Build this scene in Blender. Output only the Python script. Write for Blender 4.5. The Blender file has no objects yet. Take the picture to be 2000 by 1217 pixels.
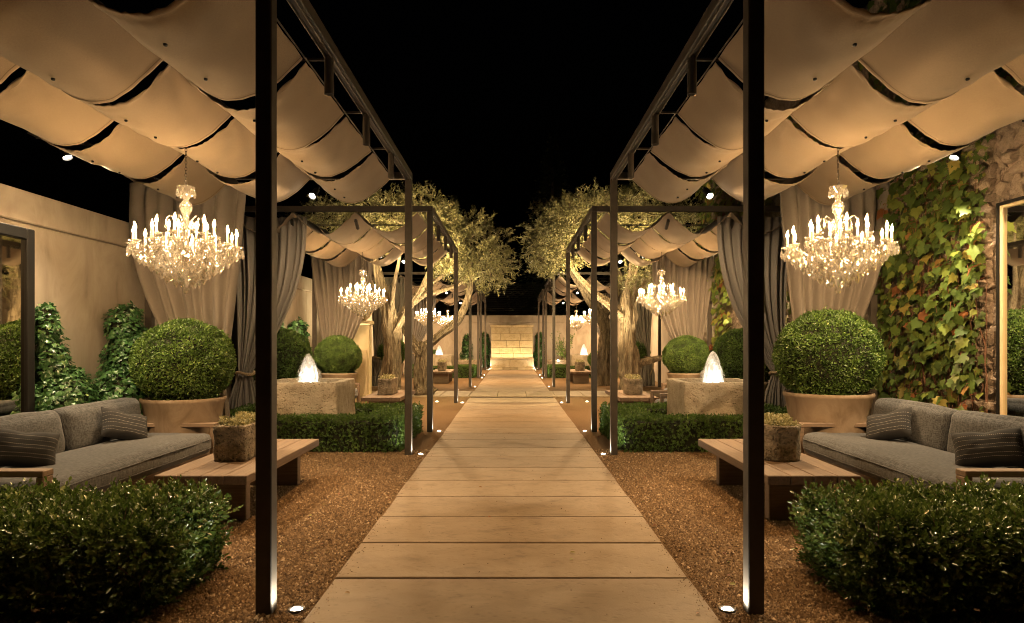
import bpy, bmesh, math, random
import numpy as np
from mathutils import Vector, Matrix, noise

R = math.radians
random.seed(7)
rng = np.random.default_rng(11)
scene = bpy.context.scene
COL = scene.collection

# ------------------------------------------------------------------ camera
cam_data = bpy.data.cameras.new('camera')
cam_data.sensor_width = 36.0
cam_data.lens = 24.0
cam_data.shift_y = (665.0 - 608.5) / 2000.0
cam_data.clip_start = 0.05
cam_data.clip_end = 500.0
cam = bpy.data.objects.new('camera', cam_data)
COL.objects.link(cam)
cam.location = (0.0, 0.0, 1.6)
cam.rotation_euler = (R(90), 0, 0)
scene.camera = cam

# ------------------------------------------------------------------ night sky
world = bpy.data.worlds.new('World')
scene.world = world
world.use_nodes = True
_nt = world.node_tree
_bg = _nt.nodes['Background']
_sky = _nt.nodes.new('ShaderNodeTexSky')
_sky.sky_type = 'NISHITA'
_sky.sun_disc = False
_sky.sun_elevation = R(-4.0)
_sky.sun_rotation = R(200)
_nt.links.new(_sky.outputs[0], _bg.inputs[0])
_bg.inputs[1].default_value = 0.010

# ------------------------------------------------------------------ exposure and sampling
scene.view_settings.view_transform = 'Standard'
scene.view_settings.look = 'None'
scene.view_settings.gamma = 1.0
scene.view_settings.exposure = 0.35
scene.render.engine = 'CYCLES'
cy = scene.cycles
cy.use_denoising = True
try:
    cy.denoiser = 'OPENIMAGEDENOISE'
    cy.denoising_input_passes = 'RGB_ALBEDO_NORMAL'
    cy.denoising_prefilter = 'ACCURATE'
except Exception:
    pass
cy.filter_width = 1.0
cy.use_adaptive_sampling = True
cy.adaptive_threshold = 0.035
cy.max_bounces = 5
cy.diffuse_bounces = 2
cy.glossy_bounces = 3
cy.transmission_bounces = 4
cy.transparent_max_bounces = 24
cy.sample_clamp_indirect = 3.0
cy.sample_clamp_direct = 0.0
cy.caustics_reflective = False
cy.caustics_refractive = False
cy.use_light_tree = True

WARM = (1.0, 0.54, 0.20)
SOFT = (1.0, 0.62, 0.29)
COOL = (1.0, 0.74, 0.44)
P_TUBE, P_BACK, P_FLOOD, P_POST, P_TREE, P_TILT, BULB = 78.0, 560.0, 500.0, 26.0, 2700.0, 330.0, 540.0


# ------------------------------------------------------------------ helpers: objects
def tag(o, label=None, cat=None, group=None, kind=None):
    if label: o['label'] = label
    if cat: o['category'] = cat
    if group: o['group'] = group
    if kind: o['kind'] = kind
    return o


def thing(name, label, cat, loc=(0, 0, 0), rz=0.0, group=None):
    o = bpy.data.objects.new(name, None)
    o.empty_display_size = 0.2
    COL.objects.link(o)
    o.location = loc
    o.rotation_euler = (0, 0, rz)
    return tag(o, label, cat, group)


def put(name, me, parent=None, loc=(0, 0, 0), rot=(0, 0, 0), scale=(1, 1, 1)):
    o = bpy.data.objects.new(name, me)
    COL.objects.link(o)
    if parent is not None:
        o.parent = parent
    o.location = loc
    o.rotation_euler = rot
    o.scale = scale
    return o


def spot(name, loc, target, power, color, size=60, blend=0.6, radius=0.04, parent=None):
    d = bpy.data.lights.new(name, 'SPOT')
    d.energy = power
    d.color = color
    d.spot_size = R(size)
    d.spot_blend = blend
    d.shadow_soft_size = radius
    o = bpy.data.objects.new(name, d)
    COL.objects.link(o)
    v = Vector(target) - Vector(loc)
    o.rotation_euler = v.to_track_quat('-Z', 'Y').to_euler()
    o.location = loc
    if parent is not None:
        o.parent = parent
        o.location = Vector(loc) - base_of(parent)
    return o


def point(name, loc, power, color, radius=0.05, parent=None):
    d = bpy.data.lights.new(name, 'POINT')
    d.energy = power
    d.color = color
    d.shadow_soft_size = radius
    o = bpy.data.objects.new(name, d)
    COL.objects.link(o)
    o.location = loc
    if parent is not None:
        o.parent = parent
        o.location = Vector(loc) - base_of(parent)
    return o


def base_of(o):
    v = Vector(o.location)
    while o.parent is not None:
        o = o.parent
        v = v + Vector(o.location)
    return v


# ------------------------------------------------------------------ helpers: meshes
class MB:
    def __init__(self):
        self.v = []
        self.f = []

    def add(self, vs, fs):
        n = len(self.v)
        self.v.extend([tuple(p) for p in vs])
        self.f.extend([tuple(i + n for i in q) for q in fs])

    def box(self, x0, x1, y0, y1, z0, z1):
        vs = [(x0, y0, z0), (x1, y0, z0), (x1, y1, z0), (x0, y1, z0),
              (x0, y0, z1), (x1, y0, z1), (x1, y1, z1), (x0, y1, z1)]
        self.add(vs, [(0, 3, 2, 1), (4, 5, 6, 7), (0, 1, 5, 4), (1, 2, 6, 5), (2, 3, 7, 6), (3, 0, 4, 7)])

    def bev(self, x0, x1, y0, y1, z0, z1, b=0.01):
        """box with chamfered edges"""
        b = min(b, (x1 - x0) * .45, (y1 - y0) * .45, (z1 - z0) * .45)
        bm = bmesh.new()
        bmesh.ops.create_cube(bm, size=1.0)
        for v in bm.verts:
            v.co = Vector((x0 + (v.co.x + .5) * (x1 - x0), y0 + (v.co.y + .5) * (y1 - y0), z0 + (v.co.z + .5) * (z1 - z0)))
        bmesh.ops.bevel(bm, geom=list(bm.edges), offset=b, segments=1, affect='EDGES', profile=0.5)
        bm.verts.index_update()
        self.add([v.co[:] for v in bm.verts], [[v.index for v in f.verts] for f in bm.faces])
        bm.free()

    def tube(self, pts, rad, seg=8, cap=True, fn=None):
        pts = [Vector(p) for p in pts]
        n = len(pts)
        if not hasattr(rad, '__len__'):
            rad = [rad] * n
        t0 = (pts[1] - pts[0]).normalized()
        up = Vector((0, 0, 1)) if abs(t0.z) < .9 else Vector((1, 0, 0))
        nx = t0.cross(up).normalized()
        rings = []
        base = len(self.v)
        for i, p in enumerate(pts):
            t = (pts[min(i + 1, n - 1)] - pts[max(i - 1, 0)]).normalized()
            nx = (nx - t * nx.dot(t))
            nx = nx.normalized() if nx.length > 1e-6 else t.orthogonal().normalized()
            ny = t.cross(nx)
            for k in range(seg):
                a = 2 * math.pi * k / seg
                r = rad[i]
                if fn:
                    r = r * fn(i / (n - 1), a, p)
                self.v.append(tuple(p + nx * (r * math.cos(a)) + ny * (r * math.sin(a))))
        for i in range(n - 1):
            for k in range(seg):
                a = base + i * seg + k
                b = base + i * seg + (k + 1) % seg
                self.f.append((a, b, b + seg, a + seg))
        if cap:
            self.f.append(tuple(base + k for k in reversed(range(seg))))
            self.f.append(tuple(base + (n - 1) * seg + k for k in range(seg)))

    def lathe(self, prof, seg=20, c=(0, 0, 0), fn=None, cap=True):
        base = len(self.v)
        n = len(prof)
        for i, (r, z) in enumerate(prof):
            for k in range(seg):
                a = 2 * math.pi * k / seg
                rr = r * (fn(i, a) if fn else 1.0)
                self.v.append((c[0] + rr * math.cos(a), c[1] + rr * math.sin(a), c[2] + z))
        for i in range(n - 1):
            for k in range(seg):
                a = base + i * seg + k
                b = base + i * seg + (k + 1) % seg
                self.f.append((a, b, b + seg, a + seg))
        if cap:
            self.f.append(tuple(base + k for k in reversed(range(seg))))
            self.f.append(tuple(base + (n - 1) * seg + k for k in range(seg)))

    def grid(self, nu, nv, fn, thick=None):
        """surface of points fn(u, v); thick: vector added for the second side"""
        base = len(self.v)
        for j in range(nv + 1):
            for i in range(nu + 1):
                self.v.append(tuple(fn(i / nu, j / nv)))
        w = nu + 1
        for j in range(nv):
            for i in range(nu):
                a = base + j * w + i
                self.f.append((a, a + 1, a + w + 1, a + w))
        if thick is not None:
            off = len(self.v) - base
            t = Vector(thick)
            for k in range(off):
                self.v.append(tuple(Vector(self.v[base + k]) + t))
            b2 = base + off
            for j in range(nv):
                for i in range(nu):
                    a = b2 + j * w + i
                    self.f.append((a, a + w, a + w + 1, a + 1))
            rim = [base + i for i in range(nu + 1)] + [base + j * w + nu for j in range(1, nv + 1)] + \
                  [base + nv * w + i for i in reversed(range(nu))] + [base + j * w for j in reversed(range(1, nv))]
            m = len(rim)
            for k in range(m):
                a, b = rim[k], rim[(k + 1) % m]
                self.f.append((b, a, a + off, b + off))

    def mesh(self, name, mat, smooth=False):
        me = bpy.data.meshes.new(name)
        me.from_pydata(self.v, [], self.f)
        if mat is not None:
            me.materials.append(mat)
        if smooth:
            me.polygons.foreach_set('use_smooth', [True] * len(me.polygons))
        me.update()
        return me


def auto_smooth(me, deg=40):
    me.polygons.foreach_set('use_smooth', [True] * len(me.polygons))
    try:
        me.set_sharp_from_angle(angle=R(deg))
    except Exception:
        pass
    return me


def box_mesh(name, dims, mat, b=0.008):
    m = MB()
    m.bev(*dims, b=b)
    return m.mesh(name, mat)


def rounded_box(sx, sy, sz, r, puff=0.0, wob=0.0, seed=0, n=7):
    """cushion: half extents sx, sy, sz; soft corners of radius r; puffed faces"""
    m = MB()
    h = (sx, sy, sz)
    def coords(s):
        inner = s - r
        out = [-s + r * (1 - math.cos(a * math.pi / 8)) for a in range(0, 5)]
        k = max(2, n)
        out += [-inner + 2 * inner * i / k for i in range(1, k)]
        out += [-c for c in reversed(out[:5])]
        return out
    cs = [coords(s) for s in h]
    idx = {}
    def vert(p):
        key = tuple(round(c, 5) for c in p)
        if key in idx:
            return idx[key]
        q = Vector([max(-(h[a] - r), min(h[a] - r, p[a])) for a in range(3)])
        d = Vector(p) - q
        w = q + (d.normalized() * r if d.length > 1e-6 else d)
        nx, ny, nz = p[0] / sx, p[1] / sy, p[2] / sz
        w.z += puff * (1 - nx ** 4) * (1 - ny ** 4) * nz
        w.x += puff * .7 * (1 - nz ** 2) * (1 - ny ** 4) * nx
        w.y += puff * .5 * (1 - nz ** 2) * (1 - nx ** 4) * ny
        if wob:
            w += noise.noise_vector(Vector((w.x * 4 + seed, w.y * 4, w.z * 4))) * wob
            w += noise.noise_vector(Vector((w.x * 13 + seed, w.y * 9, w.z * 13))) * wob * .35
        m.v.append(tuple(w))
        idx[key] = len(m.v) - 1
        return idx[key]
    for ax in range(3):
        u, v = (ax + 1) % 3, (ax + 2) % 3
        for sgn in (-1, 1):
            for i in range(len(cs[u]) - 1):
                for j in range(len(cs[v]) - 1):
                    quad = []
                    for (a, b) in ((i, j), (i + 1, j), (i + 1, j + 1), (i, j + 1)):
                        p = [0, 0, 0]
                        p[ax] = sgn * h[ax]
                        p[u] = cs[u][a]
                        p[v] = cs[v][b]
                        quad.append(vert(p))
                    m.f.append(tuple(quad if sgn > 0 else quad[::-1]))
    return m


# leaf templates: vertices, faces
DIAMOND = (np.array([(0, 0, 0), (-.26, .5, .07), (0, 1, 0), (.26, .5, .07)]), [(0, 2, 1), (0, 3, 2)])
SLIM = (np.array([(0, 0, 0), (-.11, .5, .03), (0, 1, 0), (.11, .5, .03)]), [(0, 2, 1), (0, 3, 2)])
OVAL = (np.array([(0, 0, 0), (-.25, .3, .07), (-.24, .7, .07), (0, 1, -.04), (.24, .7, .07), (.25, .3, .07)]),
        [(0, 3, 2, 1), (0, 5, 4, 3)])
_iv = [(0, 0), (-.42, -.12), (-.52, .18), (-.30, .36), (-.38, .62), (-.12, .62), (0, 1.0), (.12, .62), (.38, .62), (.30, .36), (.52, .18), (.42, -.12)]
IVY = (np.array([(0, .32, .08)] + [(x, y, -.06 * abs(x) * 2) for x, y in _iv]),
       [(0, i, i % len(_iv) + 1) for i in range(1, len(_iv) + 1)][::1])
IVY = (IVY[0], [(a, c, b) for a, b, c in IVY[1]])


def unit(a):
    return a / np.maximum(np.linalg.norm(a, axis=1, keepdims=True), 1e-9)


def leaf_mesh(name, P, D, U, S, tmpl, mat, tint=None):
    P = np.asarray(P, float); D = unit(np.asarray(D, float)); U = np.asarray(U, float)
    N = len(P)
    X = unit(np.cross(D, U) + 1e-6)
    Z = np.cross(X, D)
    T, F = tmpl
    S = np.broadcast_to(np.asarray(S, float), (N,))
    co = P[:, None, :] + S[:, None, None] * (T[None, :, 0:1] * X[:, None, :] + T[None, :, 1:2] * D[:, None, :] + T[None, :, 2:3] * Z[:, None, :])
    k = len(T); fl = len(F[0]); nf = len(F)
    idx = (np.arange(N)[:, None, None] * k + np.array(F)[None]).reshape(-1)
    me = bpy.data.meshes.new(name)
    me.vertices.add(N * k)
    me.vertices.foreach_set('co', co.reshape(-1).astype(np.float32))
    me.loops.add(len(idx))
    me.loops.foreach_set('vertex_index', idx.astype(np.int32))
    me.polygons.add(N * nf)
    me.polygons.foreach_set('loop_start', (np.arange(N * nf) * fl).astype(np.int32))
    me.update(calc_edges=True)
    if tint is None:
        tint = rng.random(N)
    at = me.attributes.new('tint', 'FLOAT', 'POINT')
    at.data.foreach_set('value', np.repeat(tint, k).astype(np.float32))
    me.materials.append(mat)
    me.validate()
    return me


def rand_dirs(n):
    return unit(rng.normal(size=(n, 3)))


# ------------------------------------------------------------------ materials
def new_mat(name):
    m = bpy.data.materials.new(name)
    m.use_nodes = True
    nt = m.node_tree
    b = nt.nodes['Principled BSDF']
    return m, nt, b


def node(nt, kind, **kw):
    n = nt.nodes.new(kind)
    for k, v in kw.items():
        setattr(n, k, v)
    return n


def ramp(nt, stops):
    r = nt.nodes.new('ShaderNodeValToRGB')
    e = r.color_ramp.elements
    while len(e) < len(stops):
        e.new(.5)
    for i, (p, c) in enumerate(stops):
        e[i].position = p
        e[i].color = (*c, 1) if len(c) == 3 else c
    return r


def mapped(nt, scale=(1, 1, 1), rnd=True, coords='Object'):
    tc = nt.nodes.new('ShaderNodeTexCoord')
    mp = nt.nodes.new('ShaderNodeMapping')
    mp.inputs['Scale'].default_value = scale
    nt.links.new(tc.outputs[coords], mp.inputs['Vector'])
    if rnd:
        oi = nt.nodes.new('ShaderNodeObjectInfo')
        mu = node(nt, 'ShaderNodeMath', operation='MULTIPLY')
        mu.inputs[1].default_value = 37.0
        nt.links.new(oi.outputs['Random'], mu.inputs[0])
        cb = nt.nodes.new('ShaderNodeCombineXYZ')
        nt.links.new(mu.outputs[0], cb.inputs[0]); nt.links.new(mu.outputs[0], cb.inputs[1])
        nt.links.new(cb.outputs[0], mp.inputs['Location'])
    return mp.outputs[0]


def surf(name, stops, scale=6, detail=8, rough=.7, rough2=None, bump=.0, bscale=60, bdist=.01, stretch=(1, 1, 1),
         metallic=0.0, spec=.4, vary=0.0, pits=0.0, pscale=30, rnd=True, sheen=0.0, distort=0.0):
    m, nt, b = new_mat(name)
    L = nt.links.new
    vec = mapped(nt, stretch, rnd)
    nz = node(nt, 'ShaderNodeTexNoise')
    nz.inputs['Scale'].default_value = scale
    nz.inputs['Detail'].default_value = detail
    nz.inputs['Roughness'].default_value = .62
    nz.inputs['Distortion'].default_value = distort
    L(vec, nz.inputs['Vector'])
    rp = ramp(nt, stops)
    L(nz.outputs[0], rp.inputs[0])
    col = rp.outputs[0]
    if vary:
        oi = nt.nodes.new('ShaderNodeObjectInfo')
        mr = nt.nodes.new('ShaderNodeMapRange')
        mr.inputs[3].default_value = 1 - vary; mr.inputs[4].default_value = 1 + vary
        L(oi.outputs['Random'], mr.inputs[0])
        hs = nt.nodes.new('ShaderNodeHueSaturation')
        L(mr.outputs[0], hs.inputs['Value']); L(col, hs.inputs['Color'])
        col = hs.outputs[0]
    b.inputs['Metallic'].default_value = metallic
    b.inputs['Specular IOR Level'].default_value = spec
    if sheen:
        b.inputs['Sheen Weight'].default_value = sheen
    height = None
    if pits:
        vo = node(nt, 'ShaderNodeTexVoronoi')
        vo.inputs['Scale'].default_value = pscale
        n2 = node(nt, 'ShaderNodeTexNoise'); n2.inputs['Scale'].default_value = pscale * .35; n2.inputs['Detail'].default_value = 5
        L(vec, n2.inputs['Vector'])
        L(vec, vo.inputs['Vector'])
        pr = ramp(nt, [(0.05, (0, 0, 0)), (.38, (1, 1, 1))])
        L(vo.outputs['Distance'], pr.inputs[0])
        nr = ramp(nt, [(.42, (1, 1, 1)), (.56, (0, 0, 0))])
        L(n2.outputs[0], nr.inputs[0])
        mx = node(nt, 'ShaderNodeMath', operation='MAXIMUM')
        L(pr.outputs[0], mx.inputs[0]); L(nr.outputs[0], mx.inputs[1])
        height = mx.outputs[0]
        mc = node(nt, 'ShaderNodeMix', data_type='RGBA', blend_type='MULTIPLY')
        mc.inputs[0].default_value = pits
        L(col, mc.inputs[6])
        dk = ramp(nt, [(0, (.45, .4, .34)), (1, (1, 1, 1))])
        L(height, dk.inputs[0]); L(dk.outputs[0], mc.inputs[7])
        col = mc.outputs[2]
    L(col, b.inputs['Base Color'])
    if rough2 is not None:
        mr = nt.nodes.new('ShaderNodeMapRange')
        mr.inputs[3].default_value = rough; mr.inputs[4].default_value = rough2
        L(nz.outputs[0], mr.inputs[0]); L(mr.outputs[0], b.inputs['Roughness'])
    else:
        b.inputs['Roughness'].default_value = rough
    if bump:
        n3 = node(nt, 'ShaderNodeTexNoise')
        n3.inputs['Scale'].default_value = bscale; n3.inputs['Detail'].default_value = 6
        L(vec, n3.inputs['Vector'])
        bp = nt.nodes.new('ShaderNodeBump')
        bp.inputs['Strength'].default_value = bump
        bp.inputs['Distance'].default_value = bdist
        h = n3.outputs[0]
        if height is not None:
            ad = node(nt, 'ShaderNodeMath', operation='ADD')
            L(h, ad.inputs[0]); L(height, ad.inputs[1]); h = ad.outputs[0]
        L(h, bp.inputs['Height'])
        L(bp.outputs[0], b.inputs['Normal'])
    return m


def leaf_mat(name, stops, rough=.4, spec=.5, transl=.25):
    m, nt, b = new_mat(name)
    L = nt.links.new
    at = node(nt, 'ShaderNodeAttribute', attribute_name='tint')
    rp = ramp(nt, stops)
    L(at.outputs['Fac'], rp.inputs[0])
    L(rp.outputs[0], b.inputs['Base Color'])
    b.inputs['Roughness'].default_value = rough
    b.inputs['Specular IOR Level'].default_value = spec
    tr = nt.nodes.new('ShaderNodeBsdfTranslucent')
    L(rp.outputs[0], tr.inputs[0])
    mx = nt.nodes.new('ShaderNodeMixShader')
    mx.inputs[0].default_value = transl
    L(b.outputs[0], mx.inputs[1]); L(tr.outputs[0], mx.inputs[2])
    L(mx.outputs[0], nt.nodes['Material Output'].inputs[0])
    return m


def emit_mat(name, color, strength):
    m, nt, b = new_mat(name)
    b.inputs['Base Color'].default_value = (.8, .8, .8, 1)
    b.inputs['Emission Color'].default_value = (*color, 1)
    b.inputs['Emission Strength'].default_value = strength
    return m


def fabric(name, c1, c2, scale=420, bump=.25, stretch_y=.25, sheen=.15, blotch=.10, translu=0.0, linen=0.0):
    m, nt, b = new_mat(name)
    L = nt.links.new
    vec = mapped(nt, (1, 1, 1), False)
    cols = []
    hs = []
    for st in ((1, stretch_y, 1), (stretch_y, 1, stretch_y)):
        mp = nt.nodes.new('ShaderNodeMapping'); mp.inputs['Scale'].default_value = st
        L(vec, mp.inputs[0])
        n = nt.nodes.new('ShaderNodeTexNoise'); n.inputs['Scale'].default_value = scale; n.inputs['Detail'].default_value = 2
        L(mp.outputs[0], n.inputs['Vector'])
        hs.append(n.outputs[0])
    ad = node(nt, 'ShaderNodeMath', operation='ADD'); L(hs[0], ad.inputs[0]); L(hs[1], ad.inputs[1])
    hv = node(nt, 'ShaderNodeMath', operation='MULTIPLY'); L(ad.outputs[0], hv.inputs[0]); hv.inputs[1].default_value = .5
    w = .08 if linen else .22
    rp = ramp(nt, [(.5 - w, c1), (.5 + w, c2)])
    L(hv.outputs[0], rp.inputs[0])
    n2 = nt.nodes.new('ShaderNodeTexNoise'); n2.inputs['Scale'].default_value = 2.2; n2.inputs['Detail'].default_value = 5
    L(vec, n2.inputs['Vector'])
    mr = nt.nodes.new('ShaderNodeMapRange'); mr.inputs[1].default_value = .3; mr.inputs[2].default_value = .7
    mr.inputs[3].default_value = 1 - blotch; mr.inputs[4].default_value = 1 + blotch
    L(n2.outputs[0], mr.inputs[0])
    hsv = nt.nodes.new('ShaderNodeHueSaturation')
    L(rp.outputs[0], hsv.inputs['Color']); L(mr.outputs[0], hsv.inputs['Value'])
    L(hsv.outputs[0], b.inputs['Base Color'])
    b.inputs['Roughness'].default_value = .92
    b.inputs['Specular IOR Level'].default_value = .15
    b.inputs['Sheen Weight'].default_value = sheen
    bp = nt.nodes.new('ShaderNodeBump'); bp.inputs['Strength'].default_value = bump; bp.inputs['Distance'].default_value = .002
    L(hv.outputs[0], bp.inputs['Height']); L(bp.outputs[0], b.inputs['Normal'])
    if translu:
        tr = nt.nodes.new('ShaderNodeBsdfTranslucent'); L(hsv.outputs[0], tr.inputs[0])
        mx = nt.nodes.new('ShaderNodeMixShader'); mx.inputs[0].default_value = translu
        L(b.outputs[0], mx.inputs[1]); L(tr.outputs[0], mx.inputs[2])
        L(mx.outputs[0], nt.nodes['Material Output'].inputs[0])
    return m


STEEL = surf('dark_bronze_steel', [(.3, (.050, .042, .034)), (.7, (.075, .062, .050))], 9, rough=.42, rough2=.58, bump=.06, bscale=180, metallic=.35, spec=.5)
BLACK = surf('black_metal', [(.3, (.003, .0028, .0025)), (.7, (.006, .0055, .005))], 12, rough=.5, rough2=.65, spec=.25)
CHAIN = surf('bronze_chain', [(.3, (.03, .02, .012)), (.7, (.06, .04, .022))], 30, rough=.45, metallic=.5)
SLAB = surf('sandstone_slab', [(.22, (.155, .115, .08)), (.42, (.27, .21, .148)), (.58, (.315, .25, .18)), (.8, (.205, .155, .105))], 3.4, detail=14,
            rough=.62, rough2=.78, bump=.3, bscale=70, bdist=.004, stretch=(1.0, 1.45, 1), vary=.13, distort=.5, pits=.38, pscale=17)
GRAVEL = surf('decomposed_granite', [(.25, (.095, .058, .028)), (.45, (.16, .100, .050)), (.6, (.225, .147, .077)), (.78, (.32, .22, .125))], 70, detail=4,
              rough=.95, bump=1.0, bscale=85, bdist=.02, rnd=False, spec=.2)
PEBBLE = leaf_mat('granite_grit', [(0, (.078, .046, .023)), (.5, (.185, .116, .058)), (.85, (.30, .20, .11)), (1, (.50, .39, .26))], rough=.85, spec=.25, transl=0.0)
STUCCO = surf('aged_stucco', [(.25, (.24, .20, .16)), (.42, (.36, .31, .25)), (.60, (.44, .385, .32)), (.8, (.31, .26, .205))], 2.0, detail=13,
              rough=.75, rough2=.9, bump=.25, bscale=45, bdist=.006, stretch=(1, 1, .45), rnd=False, distort=.6)
TRAV = surf('weathered_travertine', [(.25, (.30, .235, .16)), (.5, (.46, .385, .28)), (.75, (.55, .47, .355))], 5, detail=12, rough=.85,
            bump=.9, bscale=38, bdist=.02, pits=.8, pscale=26, rnd=True)
MOSSY = surf('mossy_old_stone', [(.28, (.085, .075, .05)), (.5, (.24, .20, .145)), (.72, (.36, .31, .23))], 9, detail=12, rough=.92, bump=1.0, bscale=32, bdist=.03,
             pits=.7, pscale=40)
RUBBLE = surf('rubble_stone', [(.25, (.20, .15, .11)), (.5, (.33, .26, .20)), (.75, (.43, .35, .27))], 7, detail=10, rough=.9, bump=.9, bscale=25, bdist=.03, vary=.22)
MORTAR = surf('rubble_mortar', [(.3, (.16, .12, .09)), (.6, (.27, .21, .16)), (.8, (.34, .27, .21))], 6, detail=12, rough=.95, bump=1.0, bscale=18, bdist=.05, rnd=False)
ASHLAR = surf('limestone_block', [(.25, (.38, .30, .18)), (.5, (.52, .44, .29)), (.75, (.58, .50, .36))], 4, detail=10, rough=.85, bump=.6, bscale=22, bdist=.02, vary=.12, pits=.5, pscale=18)
CLAY = surf('aged_terracotta_pot', [(.25, (.15, .105, .068)), (.45, (.235, .175, .12)), (.62, (.29, .225, .16)), (.8, (.20, .14, .09))], 3.2, detail=10, rough=.6, rough2=.8, bump=.15, bscale=40,
            stretch=(1, 1, .6), distort=1.2)
TEAK = surf('weathered_teak', [(.25, (.088, .058, .037)), (.5, (.15, .102, .067)), (.75, (.205, .145, .098))], 6, detail=9, rough=.6, rough2=.75, bump=.25, bscale=60, bdist=.004,
            stretch=(9, .5, 9), vary=.14)
TEAKX = surf('weathered_teak_crosswise', [(.25, (.095, .063, .04)), (.5, (.155, .106, .07)), (.75, (.21, .15, .10))], 6, detail=9, rough=.6, rough2=.75, bump=.25, bscale=60, bdist=.004,
             stretch=(.5, 9, 9), vary=.14)
CANVAS = fabric('natural_canvas', (.235, .172, .112), (.33, .25, .165), 300, bump=.2, blotch=.06, translu=.12)
DRAPE = fabric('taupe_drape', (.185, .16, .135), (.27, .24, .208), 260, bump=.15, blotch=.06, translu=.05)
THREAD = fabric('canvas_seam', (.13, .095, .06), (.18, .135, .085), 300, bump=.2)
LINEN = fabric('grey_linen', (.023, .0245, .027), (.088, .093, .100), 200, bump=.45, stretch_y=.10, blotch=.10, linen=1)
ROPE = surf('hemp_rope', [(.3, (.28, .20, .12)), (.7, (.42, .32, .2))], 40, rough=.9, bump=.5, bscale=200)
BARK = surf('olive_bark', [(.28, (.05, .036, .022)), (.5, (.155, .118, .075)), (.75, (.26, .205, .135))], 7, detail=12, rough=.92, bump=1.0, bscale=14, bdist=.09, stretch=(2.2, 2.2, .4), rnd=False)
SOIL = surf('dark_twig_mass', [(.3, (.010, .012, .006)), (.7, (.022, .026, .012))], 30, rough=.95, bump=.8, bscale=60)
EARTH = surf('planting_soil', [(.3, (.05, .035, .022)), (.7, (.10, .07, .045))], 25, rough=.95, bump=1, bscale=60)
VINE = surf('vine_stem', [(.3, (.09, .045, .028)), (.7, (.19, .10, .06))], 25, rough=.85, bump=.5, bscale=80)
BOX = leaf_mat('boxwood_leaf', [(0, (.030, .052, .011)), (.45, (.068, .116, .022)), (.8, (.125, .185, .040)), (1, (.22, .27, .07))], rough=.26, spec=.75, transl=.15)
CLIP = leaf_mat('clipped_box_leaf', [(0, (.032, .064, .012)), (.5, (.085, .155, .028)), (.85, (.15, .24, .05)), (1, (.25, .32, .08))], rough=.42, spec=.45, transl=.2)
OLIVE = leaf_mat('olive_leaf', [(0, (.07, .066, .028)), (.5, (.145, .135, .058)), (.85, (.24, .22, .10)), (1, (.36, .32, .17))], rough=.45, spec=.4, transl=.22)
IVYM = leaf_mat('ivy_leaf', [(0, (.020, .055, .018)), (.5, (.045, .125, .038)), (.85, (.085, .19, .055)), (1, (.16, .25, .08))], rough=.34, spec=.5, transl=.18)
DARKLEAF = leaf_mat('conifer_needles', [(0, (.018, .026, .014)), (1, (.045, .055, .028))], rough=.6, spec=.3, transl=.1)
SEDUM = leaf_mat('pale_succulent', [(0, (.17, .165, .07)), (.5, (.33, .31, .15)), (1, (.52, .48, .28))], rough=.5, spec=.4, transl=.2)
BULBM = emit_mat('warm_bulb', (1.0, .64, .30), BULB)
LENSW = emit_mat('lamp_lens', (1.0, .88, .68), 60.0)
LENSG = emit_mat('ground_lens', (1.0, .90, .70), 45.0)
CANDLE = surf('candle_sleeve', [(.3, (.62, .52, .38)), (.7, (.72, .62, .48))], 20, rough=.5)


def crystal_material():
    m, nt, b = new_mat('cut_crystal')
    L = nt.links.new
    g = nt.nodes.new('ShaderNodeBsdfTransparent'); g.inputs[0].default_value = (.93, .90, .84, 1)
    gl = nt.nodes.new('ShaderNodeBsdfGlossy'); gl.inputs['Roughness'].default_value = .09; gl.inputs[0].default_value = (.9, .88, .84, 1)
    tr = nt.nodes.new('ShaderNodeBsdfTranslucent'); tr.inputs[0].default_value = (.95, .92, .86, 1)
    m1 = nt.nodes.new('ShaderNodeMixShader'); m1.inputs[0].default_value = .50
    L(g.outputs[0], m1.inputs[1]); L(gl.outputs[0], m1.inputs[2])
    m2 = nt.nodes.new('ShaderNodeMixShader'); m2.inputs[0].default_value = .13
    L(m1.outputs[0], m2.inputs[1]); L(tr.outputs[0], m2.inputs[2])
    L(m2.outputs[0], nt.nodes['Material Output'].inputs[0])
    return m


CRYSTAL = crystal_material()


def pane_material(name, tint, refl):
    m, nt, b = new_mat(name)
    L = nt.links.new
    t = nt.nodes.new('ShaderNodeBsdfTransparent'); t.inputs[0].default_value = (*tint, 1)
    g = nt.nodes.new('ShaderNodeBsdfGlossy'); g.inputs['Roughness'].default_value = .02
    fr = nt.nodes.new('ShaderNodeFresnel'); fr.inputs[0].default_value = 1.5
    mu = node(nt, 'ShaderNodeMath', operation='MULTIPLY_ADD'); mu.inputs[1].default_value = 1.0; mu.inputs[2].default_value = refl
    L(fr.outputs[0], mu.inputs[0])
    mx = nt.nodes.new('ShaderNodeMixShader')
    L(mu.outputs[0], mx.inputs[0]); L(t.outputs[0], mx.inputs[1]); L(g.outputs[0], mx.inputs[2])
    L(mx.outputs[0], nt.nodes['Material Output'].inputs[0])
    return m


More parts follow.
